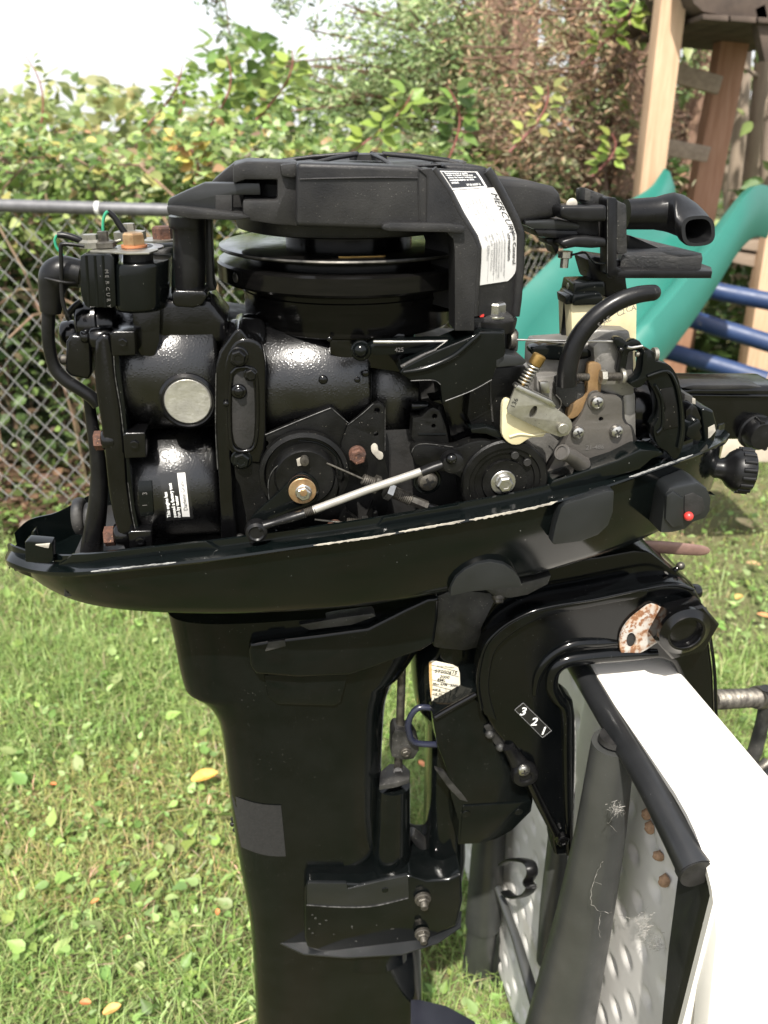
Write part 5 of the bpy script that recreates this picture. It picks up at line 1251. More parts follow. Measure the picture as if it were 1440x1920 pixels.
def strand(pp, w=.00018, jit=4):
    pts = []
    for (a, b) in zip(pp, pp[1:]):
        for k in range(5):
            t = k / 5
            pts.append(TP(a[0] + (b[0] - a[0]) * t + random.uniform(-jit, jit) * .5, a[1] + (b[1] - a[1]) * t + random.uniform(-jit, jit) * .5, random.uniform(-.03, -.024) if a[0] < 1150 else random.uniform(.012, .02)))
    return pts
wm_pts = []
for pp in [[(1168, 1500), (1150, 1520), (1142, 1545), (1160, 1560), (1155, 1590), (1130, 1615), (1118, 1640), (1110, 1670), (1108, 1695), (1125, 1710), (1150, 1712), (1190, 1725), (1200, 1735)], [(1125, 1712), (1122, 1740), (1128, 1760)],
           [(1190, 1722), (1205, 1712), (1215, 1735), (1208, 1760), (1222, 1780), (1235, 1775)], [(1260, 1750), (1275, 1770), (1285, 1800)], [(1255, 1810), (1262, 1835), (1280, 1855), (1278, 1890), (1290, 1915)], [(1112, 1655), (1130, 1657)], [(1140, 1545), (1150, 1530), (1160, 1528)]]:
    s_ = strand(pp); wm_pts.append(s_)
for s_ in wm_pts:
    tube('strand', s_, .00013, M['web'], web, n=4, sm=2)
vs = []; fs = []
for k in range(420):
    g = random.choice([(1208, 1740, 16, 34), (1230, 1770, 14, 14), (1212, 1735, 22, 22), (1158, 1518, 12, 12)])
    c = TP(random.gauss(g[0], g[2] * .5), random.gauss(g[1], g[3] * .5), .016 + random.random() * .008 if g[0] > 1170 else -.026)
    d = Vector((random.gauss(0, 1), random.gauss(0, 1), random.gauss(0, 1))).normalized() * random.uniform(.0008, .003)
    e = d.cross(TN).normalized() * .00012; a = len(vs)
    vs += [c - d - e, c + d - e, c + d + e, c - d + e]; fs.append([a, a + 1, a + 2, a + 3])
deb = obj('debris', vs, fs, M['web'], web, fix=False); deb['kind'] = 'stuff'

# ================================================================== GROUND
def gmat():
    m = mat('lawn_soil', (.060, .075, .022), (.115, .100, .048), 3.2, .9, 1.0, bump=1.0, bscale=90, wear=(.20, .155, .095), wear_amt=.10, wear_scale=1.1)
    return m
gx = np.concatenate([np.linspace(-70, -9, 12), np.linspace(-8, 8, 130), np.linspace(9, 70, 12)])
gy = np.concatenate([np.linspace(-25, -1, 8), np.linspace(-.5, 9, 110), np.linspace(10, 160, 16)])
GX, GY = np.meshgrid(gx, gy, indexing='ij')
def gz(x, y):
    return .018 * np.sin(x * 2.1 + 1.3) * np.cos(y * 1.7) + .012 * np.sin(x * 5.3 + y * 3.1) - .01
GZ = gz(GX, GY)
ground = grid_mesh('ground', np.stack([GX, GY, GZ], -1), gmat(), None)
tag(ground, 'lawn soil with bare tan patches', kind='structure')

# leaf and blade material: colour belongs to each leaf, thin enough for light to pass
def leafmat(name, trans=.45, rough=.45, attr='col'):
    m = bpy.data.materials.new(name); m.use_nodes = True
    nt = m.node_tree; n = nt.nodes; l = nt.links; b = n['Principled BSDF']; out = n['Material Output']
    a = n.new('ShaderNodeAttribute'); a.attribute_name = attr
    l.new(a.outputs['Color'], b.inputs['Base Color']); b.inputs['Roughness'].default_value = rough
    b.inputs['Specular IOR Level'].default_value = .35
    tr = n.new('ShaderNodeBsdfTranslucent'); l.new(a.outputs['Color'], tr.inputs['Color'])
    mx = n.new('ShaderNodeMixShader'); mx.inputs[0].default_value = trans
    l.new(b.outputs[0], mx.inputs[1]); l.new(tr.outputs[0], mx.inputs[2]); l.new(mx.outputs[0], out.inputs['Surface'])
    return m
LM = leafmat('leaf', .42); BM = leafmat('grass_blade', .35, .5); NM = leafmat('needle_spray', .25, .6)

def mesh_np(name, verts, tris, cols, m, parent=None, label=None, quads=False):
    """Large meshes from arrays; one colour per vertex."""
    verts = np.asarray(verts, np.float32); k = tris.shape[1]
    c = (verts.min(0) + verts.max(0)) / 2
    me = bpy.data.meshes.new(name)
    me.vertices.add(len(verts)); me.vertices.foreach_set('co', (verts - c).ravel())
    me.loops.add(tris.size); me.loops.foreach_set('vertex_index', tris.astype(np.int32).ravel())
    me.polygons.add(len(tris)); me.polygons.foreach_set('loop_start', (np.arange(len(tris)) * k).astype(np.int32))
    me.polygons.foreach_set('loop_total', np.full(len(tris), k, np.int32))
    me.update(calc_edges=True)
    at = me.color_attributes.new('col', 'FLOAT_COLOR', 'POINT')
    at.data.foreach_set('color', np.concatenate([cols, np.ones((len(cols), 1))], 1).astype(np.float32).ravel())
    return link(name, me, Vector(c.tolist()), parent, m, label)

def unit(a): return a / np.maximum(np.linalg.norm(a, axis=-1, keepdims=True), 1e-9)

LEAF_OVAL = np.array([(0, 0, 0), (.26, .16, .06), (.33, .42, .05), (.17, .76, .0), (0, 1.05, -.12), (-.17, .76, .0), (-.33, .42, .05), (-.26, .16, .06), (0, .45, -.05)], float)
LEAF_OVAL_F = np.array([(0, 1, 8), (1, 2, 8), (2, 3, 8), (3, 4, 8), (4, 5, 8), (5, 6, 8), (6, 7, 8), (7, 0, 8)])
LEAF_THIN = np.array([(0, 0, 0), (.09, .35, .02), (.07, .72, 0), (0, 1, -.04), (-.07, .72, 0), (-.09, .35, .02)], float)
LEAF_THIN_F = np.array([(0, 1, 5), (1, 2, 4), (1, 4, 5), (2, 3, 4)])
LEAF_TRI = np.array([(-.10, 0, 0), (.10, 0, 0), (0, 1, 0)], float)
LEAF_TRI_F = np.array([(0, 1, 2)])

def leaves(name, pos, fwd, nrm, size, cols, m, shape='oval', parent=None, label=None, wid=1.0):
    """One leaf per position: fwd = along the blade, nrm = its upper face."""
    pr, fc_ = {'oval': (LEAF_OVAL, LEAF_OVAL_F), 'thin': (LEAF_THIN, LEAF_THIN_F), 'tri': (LEAF_TRI, LEAF_TRI_F)}[shape]
    f = unit(fwd); s = unit(np.cross(f, nrm)); u = np.cross(s, f)
    k = len(pr); n = len(pos)
    v = (pos[:, None, :] + size[:, None, None] * (s[:, None, :] * pr[None, :, 0:1] * wid + f[:, None, :] * pr[None, :, 1:2] + u[:, None, :] * pr[None, :, 2:3]))
    t = fc_[None] + (np.arange(n) * k)[:, None, None]
    return mesh_np(name, v.reshape(-1, 3), t.reshape(-1, 3), np.repeat(cols, k, 0), m, parent, label)

def pick(pal, n, var=.18, w=None):
    pal = np.array(pal, float); i = rng.choice(len(pal), n, p=w)
    return np.clip(pal[i] * (1 + rng.normal(0, var, (n, 1))) * (1 + rng.normal(0, .05, (n, 3))), .002, .9)

# ---- grass
def in_view(x, y, z=0, pad=60):
    dy = y; fwd = dy * math.cos(PITCH) + (H - z) * math.sin(PITCH)
    px = 720 + FPX * x / fwd; py = 960 + FPX * ((H - z) * math.cos(PITCH) - dy * math.sin(PITCH)) / fwd
    return (px > -pad) & (px < 1440 + pad) & (py < 1920 + pad * 3) & (py > -60)
GREEN = [(.19, .29, .075), (.24, .34, .10), (.29, .37, .13), (.14, .225, .055), (.30, .30, .13), (.40, .34, .20), (.27, .33, .12)]
GW = [.26, .25, .20, .12, .07, .04, .06]
def patch_noise(x, y, s=1.0):
    return (np.sin(x * 3.1 * s + 1.7 * np.sin(y * 2.3 * s)) + np.sin(y * 4.1 * s + 1.3 * np.sin(x * 2.9 * s + .7))) * .5
def px_fence(x):
    return np.where(x < .05, 2.50 - .0 * x, 3.2 + x * 1.2)
def grass(n, y0, y1, hmin, hmax, wid):
    y = y0 + (y1 - y0) * rng.random(n) ** 1.0
    x = (rng.random(n) * 2 - 1) * (y * .62 + .5)
    k = in_view(x, y); x, y = x[k], y[k]
    pn = patch_noise(x, y, 1.2)
    bare = (patch_noise(x * .9 + 4, y * .8, 1.0) > .45) & (rng.random(len(x)) < .55)
    right = (x > .36 * y) & (y > 1.25) & (rng.random(len(x)) < .6)
    hid = (px_fence(x) < y)
    keep = ~(bare | right | hid); x, y, pn = x[keep], y[keep], pn[keep]
    n = len(x); z = gz(x, y)
    h = (hmin + (hmax - hmin) * rng.random(n) ** 1.6) * (1 + .35 * pn)
    az = rng.random(n) * 2 * np.pi; lean = rng.uniform(.15, 1.25, n)
    fwd = np.stack([np.cos(az) * np.sin(lean), np.sin(az) * np.sin(lean), np.cos(lean)], 1)
    sd = unit(np.stack([-np.sin(az), np.cos(az), rng.normal(0, .3, n)], 1))
    p = np.stack([x, y, z], 1); w = (wid * (.6 + .8 * rng.random(n)))[:, None]
    mid = p + fwd * (h * .55)[:, None] + np.array([0, 0, 1.0]) * (h * .10)[:, None]
    tip = p + fwd * h[:, None] - np.array([0, 0, 1.0]) * (h * .12)[:, None] + np.stack([np.cos(az), np.sin(az), az * 0], 1) * (h * .18)[:, None]
    v = np.stack([p - sd * w * .6, p + sd * w * .6, mid + sd * w * .5, mid - sd * w * .5, tip], 1)
    t = np.array([(0, 1, 2), (0, 2, 3), (3, 2, 4)])[None] + (np.arange(n) * 5)[:, None, None]
    c = pick(GREEN, n, .2, GW)
    dry = (pn < -.55)[:, None] & (rng.random((n, 1)) < .6)
    c = np.where(dry, c * np.array([1.5, 1.1, 1.3]), c)
    return v.reshape(-1, 3), t.reshape(-1, 3), np.repeat(c, 5, 0)
allv, allt, allc, o_ = [], [], [], 0
for args in [(150000, .45, 1.7, .018, .085, .0016), (120000, 1.5, 3.6, .015, .065, .0024), (60000, 3.4, 7.5, .03, .12, .005)]:
    v, t, c = grass(*args); allv.append(v); allt.append(t + o_); allc.append(c); o_ += len(v)
gr = mesh_np('lawn_grass', np.concatenate(allv), np.concatenate(allt), np.concatenate(allc), BM)
tag(gr, 'sunlit lawn grass mixed with dry blades', 'grass', kind='stuff')
# broad weeds: clover, plantain and dandelion leaves lying in the grass
n = 30000
y = rng.uniform(.45, 5.0, n); x = (rng.random(n) * 2 - 1) * (y * .62 + .4)
k = in_view(x, y) & ((patch_noise(x + 2, y - 1, 1.6) > -.25) | (rng.random(n) < .3)); x, y = x[k], y[k]; n = len(x)
z = gz(x, y) + rng.uniform(.012, .045, n)
az = rng.random(n) * 2 * np.pi
size = rng.choice([.008, .011, .016, .024, .034], n, p=[.38, .3, .20, .09, .03]) * rng.uniform(.8, 1.2, n)
fw_ = np.stack([np.cos(az), np.sin(az), rng.uniform(-.1, .7, n)], 1)
nm = np.stack([rng.normal(0, .35, n), rng.normal(0, .35, n), np.ones(n)], 1)
wd = leaves('broadleaf_weeds', np.stack([x, y, z], 1), fw_, nm, size, pick([(.23, .35, .11), (.17, .27, .07), (.32, .42, .17), (.27, .38, .10)], n, .2), LM, 'oval')
tag(wd, 'clover and broad weed leaves scattered through the lawn', 'weeds', kind='stuff')
# dry thatch bits
n = 9000
y = rng.uniform(.45, 5.5, n) ; x = (rng.random(n) * 2 - 1) * (y * .62 + .4)
k = in_view(x, y); x, y = x[k], y[k]; n = len(x); az = rng.random(n) * 2 * np.pi
th = leaves('dry_thatch', np.stack([x, y, gz(x, y) + rng.uniform(.002, .03, n)], 1), np.stack([np.cos(az), np.sin(az), rng.normal(0, .25, n)], 1), np.tile([0, 0, 1.0], (n, 1)), rng.uniform(.012, .05, n),
            pick([(.36, .30, .17), (.28, .22, .12), (.42, .38, .24), (.24, .15, .08)], n, .2), BM, 'tri', wid=.35)
tag(th, 'dry straw and dead blades lying in the lawn', 'dry grass', kind='stuff')
n = 5200
y = rng.uniform(2.25, 3.0, n); x = rng.uniform(-2.4, .6, n); az = rng.random(n) * 2 * np.pi
th = leaves('leaf_litter', np.stack([x, y, gz(x, y) + rng.uniform(.002, .05, n)], 1), np.stack([np.cos(az), np.sin(az), rng.normal(0, .25, n)], 1), np.stack([rng.normal(0, .4, n), rng.normal(0, .4, n), np.ones(n)], 1), rng.uniform(.02, .06, n),
            pick([(.13, .08, .05), (.19, .12, .075), (.09, .06, .04), (.10, .14, .04)], n, .2), LM, 'oval')
tag(th, 'brown leaf litter and soil strip along the foot of the fence', 'leaf litter', kind='stuff')
# single fallen leaves one can point to
def fallen(px, py, size, az, col, label, curl=.3, z=.05, name='fallen_leaf'):
    p = G(px, py, z); rings_ = []; vs = []; fs = []
    n1, n2 = 8, 4
    ca, sa = math.cos(az), math.sin(az)
    for i in range(n1 + 1):
        t = i / n1; w = math.sin(math.pi * min(1, t * .94 + .04)) ** .7 * .30
        for j in range(n2 + 1):
            q = j / n2 * 2 - 1
            X, Y_, Z_ = q * w * size, (t - .5) * size, (abs(q) * w * curl + .25 * curl * (t - .5) ** 2) * size * 1.6
            vs.append(p + Vector((X * ca - Y_ * sa, X * sa + Y_ * ca, Z_)))
    for i in range(n1):
        for j in range(n2): fs.append([i * (n2 + 1) + j, i * (n2 + 1) + j + 1, (i + 1) * (n2 + 1) + j + 1, (i + 1) * (n2 + 1) + j])
    k = len(vs); vs += [v - Z3 * .0006 for v in vs]; fs += [[a + k for a in f[::-1]] for f in fs]
    c2 = tuple(min(1, c * .55) for c in col)
    o = obj(name, vs, fs, mat('autumn_leaf', col, c2, 60, .5, .7), None, label=None)
    tag(o, label, 'leaf', 'fallen autumn leaves on the lawn')
    return o
fallen(384, 1457, .052, R(-65), (.75, .42, .08), 'large yellow leaf curled on the grass beside the leg of the motor')
fallen(210, 1893, .026, R(-60), (.62, .36, .10), 'narrow tan leaf lying lowest on the lawn')
fallen(178, 1690, .014, R(-50), (.50, .22, .06), 'small brown orange leaf above the narrow tan one')
fallen(100, 1470, .013, R(80), (.52, .16, .04), 'tiny orange leaf at the far side of the yellow curled one')
fallen(408, 1710, .013, R(10), (.60, .24, .08), 'small peach coloured leaf close to the leg below the tape patch')
fallen(160, 1880, .017, R(85), (.52, .17, .05), 'thin rust orange leaf next to the lowest tan leaf')
fallen(1395, 982, .075, R(20), (.62, .52, .30), 'pale dry leaf on the bare grass behind the cowl latch', z=.03)
fallen(1412, 1058, .04, R(70), (.45, .28, .14), 'brown leaf on the grass above the clamp screw', z=.03)
fallen(1432, 1155, .035, R(60), (.50, .22, .08), 'orange brown leaf near the clamp screw', z=.03)
fallen(1385, 1120, .035, R(-45), (.50, .34, .10), 'slim ochre leaf in the sunny grass behind the pivot nut', z=.03)
fallen(790, 1432, .02, R(30), (.60, .24, .10), 'small orange leaf seen through the gap beside the shift rod', z=.03)

# ================================================================== CHAIN-LINK FENCE
galv = mat('galvanised_steel', (.09, .09, .095), (.13, .13, .135), 30, .4, .55, metal=.4)
galvw = mat('galvanised_wire', (.25, .25, .245), (.35, .345, .33), 60, .42, .6, metal=.35)
FA = D(-260, 378, 2.55); FB = D(310, 397, 2.46)
fence = empty('chain_link_fence', (FB.x, FB.y, 0), 'grey galvanised chain-link fence with a round top rail in front of the hedge', 'fence')
vs = []; fs = []
def wire(pts, r=.0017, n=4):
    s = len(vs)
    for i, p in enumerate(pts):
        t = (pts[min(i + 1, len(pts) - 1)] - pts[max(i - 1, 0)]).normalized(); e1 = t.cross(V).normalized(); e2 = t.cross(e1)
        for k in range(n):
            a = 2 * math.pi * k / n; vs.append(p + e1 * r * math.cos(a) + e2 * r * math.sin(a))
    for i in range(len(pts) - 1):
        for k in range(n):
            fs.append([s + i * n + k, s + i * n + (k + 1) % n, s + (i + 1) * n + (k + 1) % n, s + (i + 1) * n + k])
DW = .0365
corner = D(700, 405, 2.44)
def fence_run(pa, pb):
    """Rail, woven wire and end post between two rail points."""
    dr = pb - pa; L = dr.to_2d().length; fd = Vector((dr.x, dr.y, 0)).normalized(); fn_ = fd.cross(Z3)
    tube('top_rail', [pa, pb], .0185, galv, fence, n=18, sm=0)
    for i in range(int(L / DW)):
        pts = []; rz = pa.z + (pb.z - pa.z) * (i * DW / L); m_ = int(rz / (DW * 1.04))
        for j in range(m_ + 1):
            x = i * DW + (DW * .98 if (i + j) % 2 else 0) + .003 * math.sin(i * 1.3 + j * .7)
            z = rz - j * DW * 1.04 - .004
            pts.append(Vector((pa.x, pa.y, 0)) + fd * x + Z3 * z + fn_ * ((.0022 if (i + j) % 2 else -.0022) + .012 * math.sin(x * 2 + z * 3)))
        wire(pts)
    tube('fence_post', [Vector((pb.x, pb.y, -.1)) + fn_ * -.03, Vector((pb.x, pb.y, pb.z + .04)) + fn_ * -.03], .024, galv, fence, n=18, sm=0)
fence_run(FA, corner)
fence_run(corner, D(1100, 425, 4.2))
jd = (corner - FA).normalized(); jp = FA.lerp(corner, ((D(176, 392, 2.48) - FA).length) / (corner - FA).length)
tube('rail_joint', [jp, jp + jd * .012], .0196, mat('pale_joint', (.6, .6, .58), None, 1, .5), fence, n=18, sm=0)
wm_ = obj('wire_mesh', vs, fs, galvw, fence, fix=False); wm_['kind'] = 'stuff'

# ================================================================== BRAMBLE HEDGE BEHIND THE FENCE
def px_top(px):   # height of the hedge's outline, by pixel column
    return np.interp(px, [-400, 0, 90, 160, 250, 330, 430, 480, 560, 700, 800, 900, 1000, 1300, 1700], [225, 235, 262, 280, 295, 255, 238, 235, 262, 285, 305, 320, 350, 430, 450])
def hedge_leaves(n, y0, y1, zlo, size, pal, w, top_off=0, dens=None):
    y = rng.uniform(y0, y1, n); x = (rng.random(n) * 2 - 1) * y * .72 - .15
    px = 720 + FPX * x / (y * math.cos(PITCH) + .1)
    top = px_top(px) + top_off
    # height of that outline at this distance
    tz = H + y * np.tan(-PITCH + np.arctan((960 - top) / FPX))
    z = zlo + (tz + rng.normal(0, .05, n) - zlo) * rng.random(n) ** .8
    cl = np.sin(x * 7 + 3 * np.sin(z * 5)) * np.sin(z * 9 + y * 4 + 2 * np.sin(x * 4))
    k = ((cl > -.35) | (rng.random(n) < .35)) & ((px < 925) | (y > 4.0))
    if dens is not None: k &= dens(x, y, z)
    x, y, z = x[k], y[k], z[k]; n = len(x)
    az = rng.random(n) * 2 * np.pi
    f = np.stack([np.cos(az), np.sin(az) - .3, rng.uniform(-.9, .25, n)], 1)
    nm = np.stack([rng.normal(0, .55, n), rng.normal(-.45, .55, n), np.ones(n)], 1)
    return np.stack([x, y, z], 1), f, nm, rng.uniform(*size, n), pick(pal, n, .2, w)
HG = [(.15, .23, .06), (.21, .29, .085), (.28, .35, .12), (.09, .145, .04), (.38, .36, .11), (.36, .24, .12), (.24, .17, .11), (.36, .40, .24)]
HW = [.24, .24, .17, .12, .06, .03, .05, .09]
for args in [(19000, 2.72, 3.35, .80, (.016, .050), HG, HW), (17000, 3.2, 4.4, .7, (.026, .066), HG, HW)]:
    p, f, nm, s, c = hedge_leaves(*args)
    hd = leaves('bramble_hedge', p, f, nm, s, c, LM, 'oval', wid=1.25)
    tag(hd, 'tangle of sunlit bramble leaves just behind the fence' if args[1] < 3 else 'deeper mass of bramble leaves further behind the fence', 'bramble hedge', kind='stuff')
# low hedge leaves behind the wire; overhang shade is put into their dark palettes
for (n_, ya, yb, sz, pal, w_, lab) in [(9000, 2.74, 3.2, (.02, .055), [(.05, .085, .025), (.09, .14, .04), (.15, .21, .07), (.14, .10, .06)], [.34, .32, .18, .16], 'low leaves behind the chain-link wire, hedge shade put into their dark green'),
        (11000, 3.1, 4.2, (.04, .08), [(.03, .05, .018), (.05, .08, .025), (.08, .06, .035)], [.4, .35, .25], 'deeper low leaves, coloured darkest for the shade inside the hedge')]:
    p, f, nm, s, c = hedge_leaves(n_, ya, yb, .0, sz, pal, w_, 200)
    hd = leaves('shade_toned_undergrowth', p, f, nm, s, c, LM, 'oval', wid=1.1)
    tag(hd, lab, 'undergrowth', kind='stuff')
# bramble canes
vs_all = []
canes = obj('bramble_canes', [Vector((0, 0, 0)), Vector((0, .001, 0)), Vector((.001, 0, 0))], [[0, 1, 2]], M['dark'], None)
bpy.data.objects.remove(canes)
vs = []; fs = []
for i in range(240):
    x = random.uniform(-2.6, .35); y = random.uniform(2.65, 4.2); h = random.uniform(.6, 1.15)
    a = random.uniform(0, 6.28); pts = []
    for k in range(8):
        t = k / 7; pts.append(Vector((x + math.cos(a) * t * t * .6, y + math.sin(a) * t * t * .3, h * math.sin(t * 2.0))))
    r0 = random.uniform(.003, .006)
    wire(pts, r0, 5)
cn = obj('bramble_canes', vs, fs, mat('bramble_cane', (.20, .12, .08), (.12, .10, .05), 20, .7), None, fix=False)
tag(cn, 'thin brown bramble canes arching inside the hedge', 'bramble canes', kind='stuff')
# leafy sprigs that stand out on top of the hedge
def sprig(px, py, yd, L, ang, nl, size, label, pal):
    size *= .66
    b = D(px, py, yd); root = empty('bramble_shoot', b, label, 'bramble shoot', 'bramble shoots rising over the hedge')
    d = Vector((math.sin(ang), 0, math.cos(ang)))
    pts = [b + d * L * t + Vector((.06 * math.sin(t * 2.5), 0, -.10 * t * t * L)) for t in (0, .25, .5, .75, 1)]
    tube('stem', pts, [.004, .0035, .003, .0025, .0015], mat('red_stem', (.22, .07, .06), None, 1, .6), root, n=6)
    P_, F_, N_, S_ = [], [], [], []
    for k in range(nl):
        t = .25 + .75 * k / nl; i = min(int(t * 4), 3); q = pts[i].lerp(pts[i + 1], t * 4 - i)
        for s in (-1, 0, 1):
            a = (1 if k % 2 else -1)
            f = Vector((a * (1.0 if s else .8), random.uniform(-.5, .3), s * .7 - .2 + .3)).normalized()
            P_.append(q + f * .02); F_.append(f); N_.append((random.gauss(0, .3), -.6, 1)); S_.append(size * random.uniform(.75, 1.15))
    leaves('foliage', np.array(P_), np.array(F_), np.array(N_), np.array(S_), pick(pal, len(P_), .15), LM, 'oval', root, wid=1.3)
YG = [(.22, .30, .06), (.28, .36, .08), (.18, .26, .05)]
sprig(250, 262, 3.0, .30, .55, 6, .07, 'green bramble shoot with a reddish cane against the white sky', YG)
sprig(395, 235, 3.1, .24, .15, 6, .075, 'bushy green bramble shoot with leaves in threes near the hedge gap', YG)
sprig(335, 215, 3.2, .16, -.3, 4, .055, 'small bramble shoot tip floating over the hedge', YG)
sprig(75, 250, 3.4, .30, -.15, 6, .06, 'pale bramble shoot at the far end of the hedge', [(.30, .34, .12), (.26, .30, .12)])
sprig(480, 225, 3.0, .25, .4, 6, .08, 'broad leaved bramble shoot behind the starter housing', YG)
sprig(365, 345, 2.75, .18, -.5, 7, .07, 'yellowing bramble shoot just above the housing arm', [(.48, .42, .12), (.55, .45, .14), (.42, .26, .10)])
sprig(640, 300, 2.8, .30, .7, 7, .085, 'lush green bramble shoot above the starter housing', YG)
sprig(840, 300, 2.8, .24, -.2, 6, .085, 'dark green bramble shoot in front of the tree bark', [(.10, .17, .04), (.14, .22, .05)])
sprig(955, 285, 2.7, .22, .3, 6, .06, 'yellow-green bramble shoot beside the dead cedar twigs', [(.30, .34, .10), (.35, .33, .12)])
sprig(1090, 120, 3.4, .3, .5, 6, .10, 'bright green shoot hanging high among brown cedar twigs', YG)
sprig(1110, 330, 3.0, .15, .1, 5, .07, 'young green shoot behind the pull grip', YG)

# far bushes over the hedge, the farthest coloured pale for haze
def bush(name, cx, y, w, h, n, size, pal, label, cat, base=0.0, wts=None):
    th_ = rng.random(n) * 2 * np.pi; r_ = rng.random(n) ** .5; z = rng.random(n)
    x = cx + np.cos(th_) * r_ * w * (1 - .35 * z) * (1 + .2 * np.sin(th_ * 3 + z * 6)); yy = y + np.sin(th_) * r_ * w * .6 * (1 - .35 * z)
    az = rng.random(n) * 6.28
    root = empty(name, (cx, y, 0), label, cat)
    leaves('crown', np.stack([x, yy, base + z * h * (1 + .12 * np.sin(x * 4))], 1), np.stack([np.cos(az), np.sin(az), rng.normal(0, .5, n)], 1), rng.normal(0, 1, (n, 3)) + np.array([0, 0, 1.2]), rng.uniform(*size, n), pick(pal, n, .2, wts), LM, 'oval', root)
    tube('trunk', [Vector((cx, y, -.1)), Vector((cx + .05, y, base + h * .6))], [.09, .03], M['bark'], root, n=10, sm=0)
    return root

M['bark'] = mat('fissured_bark', (.12, .07, .048), (.25, .155, .105), 14, .85, .95, bump=1.0, bscale=60, stretch=(1, 1, .18))
M['barkpale'] = mat('pale_bark', (.34, .27, .20), (.20, .155, .12), 10, .85, .95, bump=1.0, bscale=60, stretch=(1, 1, .15))
HAZE_PALE = [(.30, .36, .16), (.36, .42, .20), (.42, .40, .18)]  # distance haze put into the leaf colours of the far shrubs
bush('distant_shrub', -3.9, 8.0, 1.6, 1.55, 1500, (.10, .20), HAZE_PALE, 'shrub coloured pale for haze beyond the hedge at its far end', 'shrub')
bush('distant_shrub', -2.3, 8.5, 1.3, 1.45, 1100, (.10, .20), HAZE_PALE, 'rounded shrub coloured pale for haze, seen over the hedge gap', 'shrub')
bush('distant_shrub', -.7, 7.5, 1.5, 1.7, 1500, (.10, .20), [(.14, .22, .06), (.22, .30, .09)], 'mid green shrub behind the starter housing', 'shrub')
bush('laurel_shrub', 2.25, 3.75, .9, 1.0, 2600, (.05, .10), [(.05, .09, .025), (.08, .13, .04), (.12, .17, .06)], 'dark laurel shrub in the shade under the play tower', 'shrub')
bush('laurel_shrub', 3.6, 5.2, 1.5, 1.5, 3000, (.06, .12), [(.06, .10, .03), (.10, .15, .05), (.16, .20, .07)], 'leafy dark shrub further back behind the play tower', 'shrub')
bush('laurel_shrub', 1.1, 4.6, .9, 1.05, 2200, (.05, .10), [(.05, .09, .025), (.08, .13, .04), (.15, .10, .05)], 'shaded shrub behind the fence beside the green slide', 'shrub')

# ---- trees: trunk, limbs and hanging sprays
def limb(a, b, r0, r1, m, parent, sag=.0, name='limb'):
    mid = (a + b) / 2 + Vector((0, 0, sag)) + Vector((random.uniform(-.06, .06), random.uniform(-.06, .06), 0))
    return tube(name, [a, mid, b], [r0, (r0 + r1) / 2, r1], m, parent, n=8, sm=3)

def sprays(name, centers, n, spread, size, pal, parent, m=NM, droop=.7, shape='thin', wts=None, wid=1.6):
    """Fans of small needles hung round many centres."""
    c = np.array(centers)[rng.integers(0, len(centers), n)]
    p = c + rng.normal(0, 1, (n, 3)) * np.array(spread)
    # group into little sprigs so that gaps stay open
    az = rng.random(n) * 6.28
    f = np.stack([np.cos(az), np.sin(az), -droop + rng.normal(0, .35, n)], 1)
    return leaves(name, p, f, rng.normal(0, 1, (n, 3)) + np.array([0, -.6, .8]), rng.uniform(*size, n), pick(pal, n, .22, wts), m, shape, parent, wid=wid)

BROWN = [(.26, .17, .11), (.36, .23, .15), (.19, .13, .085), (.42, .26, .16), (.17, .16, .08), (.31, .27, .16)]
# cedar with dead brown twigs in front of the play tower
def cedar(label, tx, y, r, lean, greens, browns, seed, z_lo=.9, gpal=None, bpal=BROWN, bm='bark'):
    random.seed(seed)
    base = Vector((tx, y, -.05)); root = empty('cedar_tree', base, label, 'tree')
    top = base + Vector((lean, .2, 5.5))
    tube('trunk', [base, base.lerp(top, .3) + Vector((.03, 0, 0)), base.lerp(top, .6), top], [r * 1.15, r, r * .85, r * .55], M[bm], root, n=22, label=None)
    gc, bc = [], []
    for (px, py, yd, kind, k) in greens:
        e = D(px, py, yd); zt_ = e.z + random.uniform(-.1, .3); q = base.lerp(top, max(0, min(1, zt_ / 5.5)))
        limb(q, e, .010, .003, M[bm], root, -.05, 'branch')
        for t in range(k): gc.append(tuple(e.lerp(q, random.random() * .45) + Vector((random.gauss(0, .07), random.gauss(0, .10), random.gauss(-.04, .07)))))
    for (px, py, yd, kind, k) in browns:
        e = D(px, py, yd); zt_ = e.z + random.uniform(0, .3); q = base.lerp(top, max(0, min(1, zt_ / 5.5)))
        limb(q, e, .009, .003, M[bm], root, -.03, 'branch')
        for t in range(k): bc.append(tuple(e.lerp(q, random.random() * .5) + Vector((random.gauss(0, .05), random.gauss(0, .08), random.gauss(-.05, .07)))))
    if gc: sprays('green_sprays', gc, len(gc) * 24, (.06, .06, .03), (.016, .045), gpal or [(.20, .28, .10), (.27, .35, .15), (.13, .19, .07), (.36, .42, .21)], root, droop=.35)
    if bc: sprays('dead_twigs', bc, len(bc) * 27, (.045, .05, .045), (.012, .045), bpal, root, droop=.5, wid=1.0)
    # bare hanging twigs
    for i in range(14):
        if not bc: break
        q = Vector(random.choice(bc)); tube('twig', [q, q + Vector((random.uniform(-.1, .1), random.uniform(-.05, .05), -.12)), q + Vector((random.uniform(-.2, .2), 0, -.30))], .0022, M[bm], root, n=5, sm=3)
    return root
def field(x0, x1, y0, y1, n, d0, d1, k, seed):
    r_ = random.Random(seed)
    return [(r_.uniform(x0, x1), r_.uniform(y0, y1), r_.uniform(d0, d1), 0, k) for _ in range(n)]
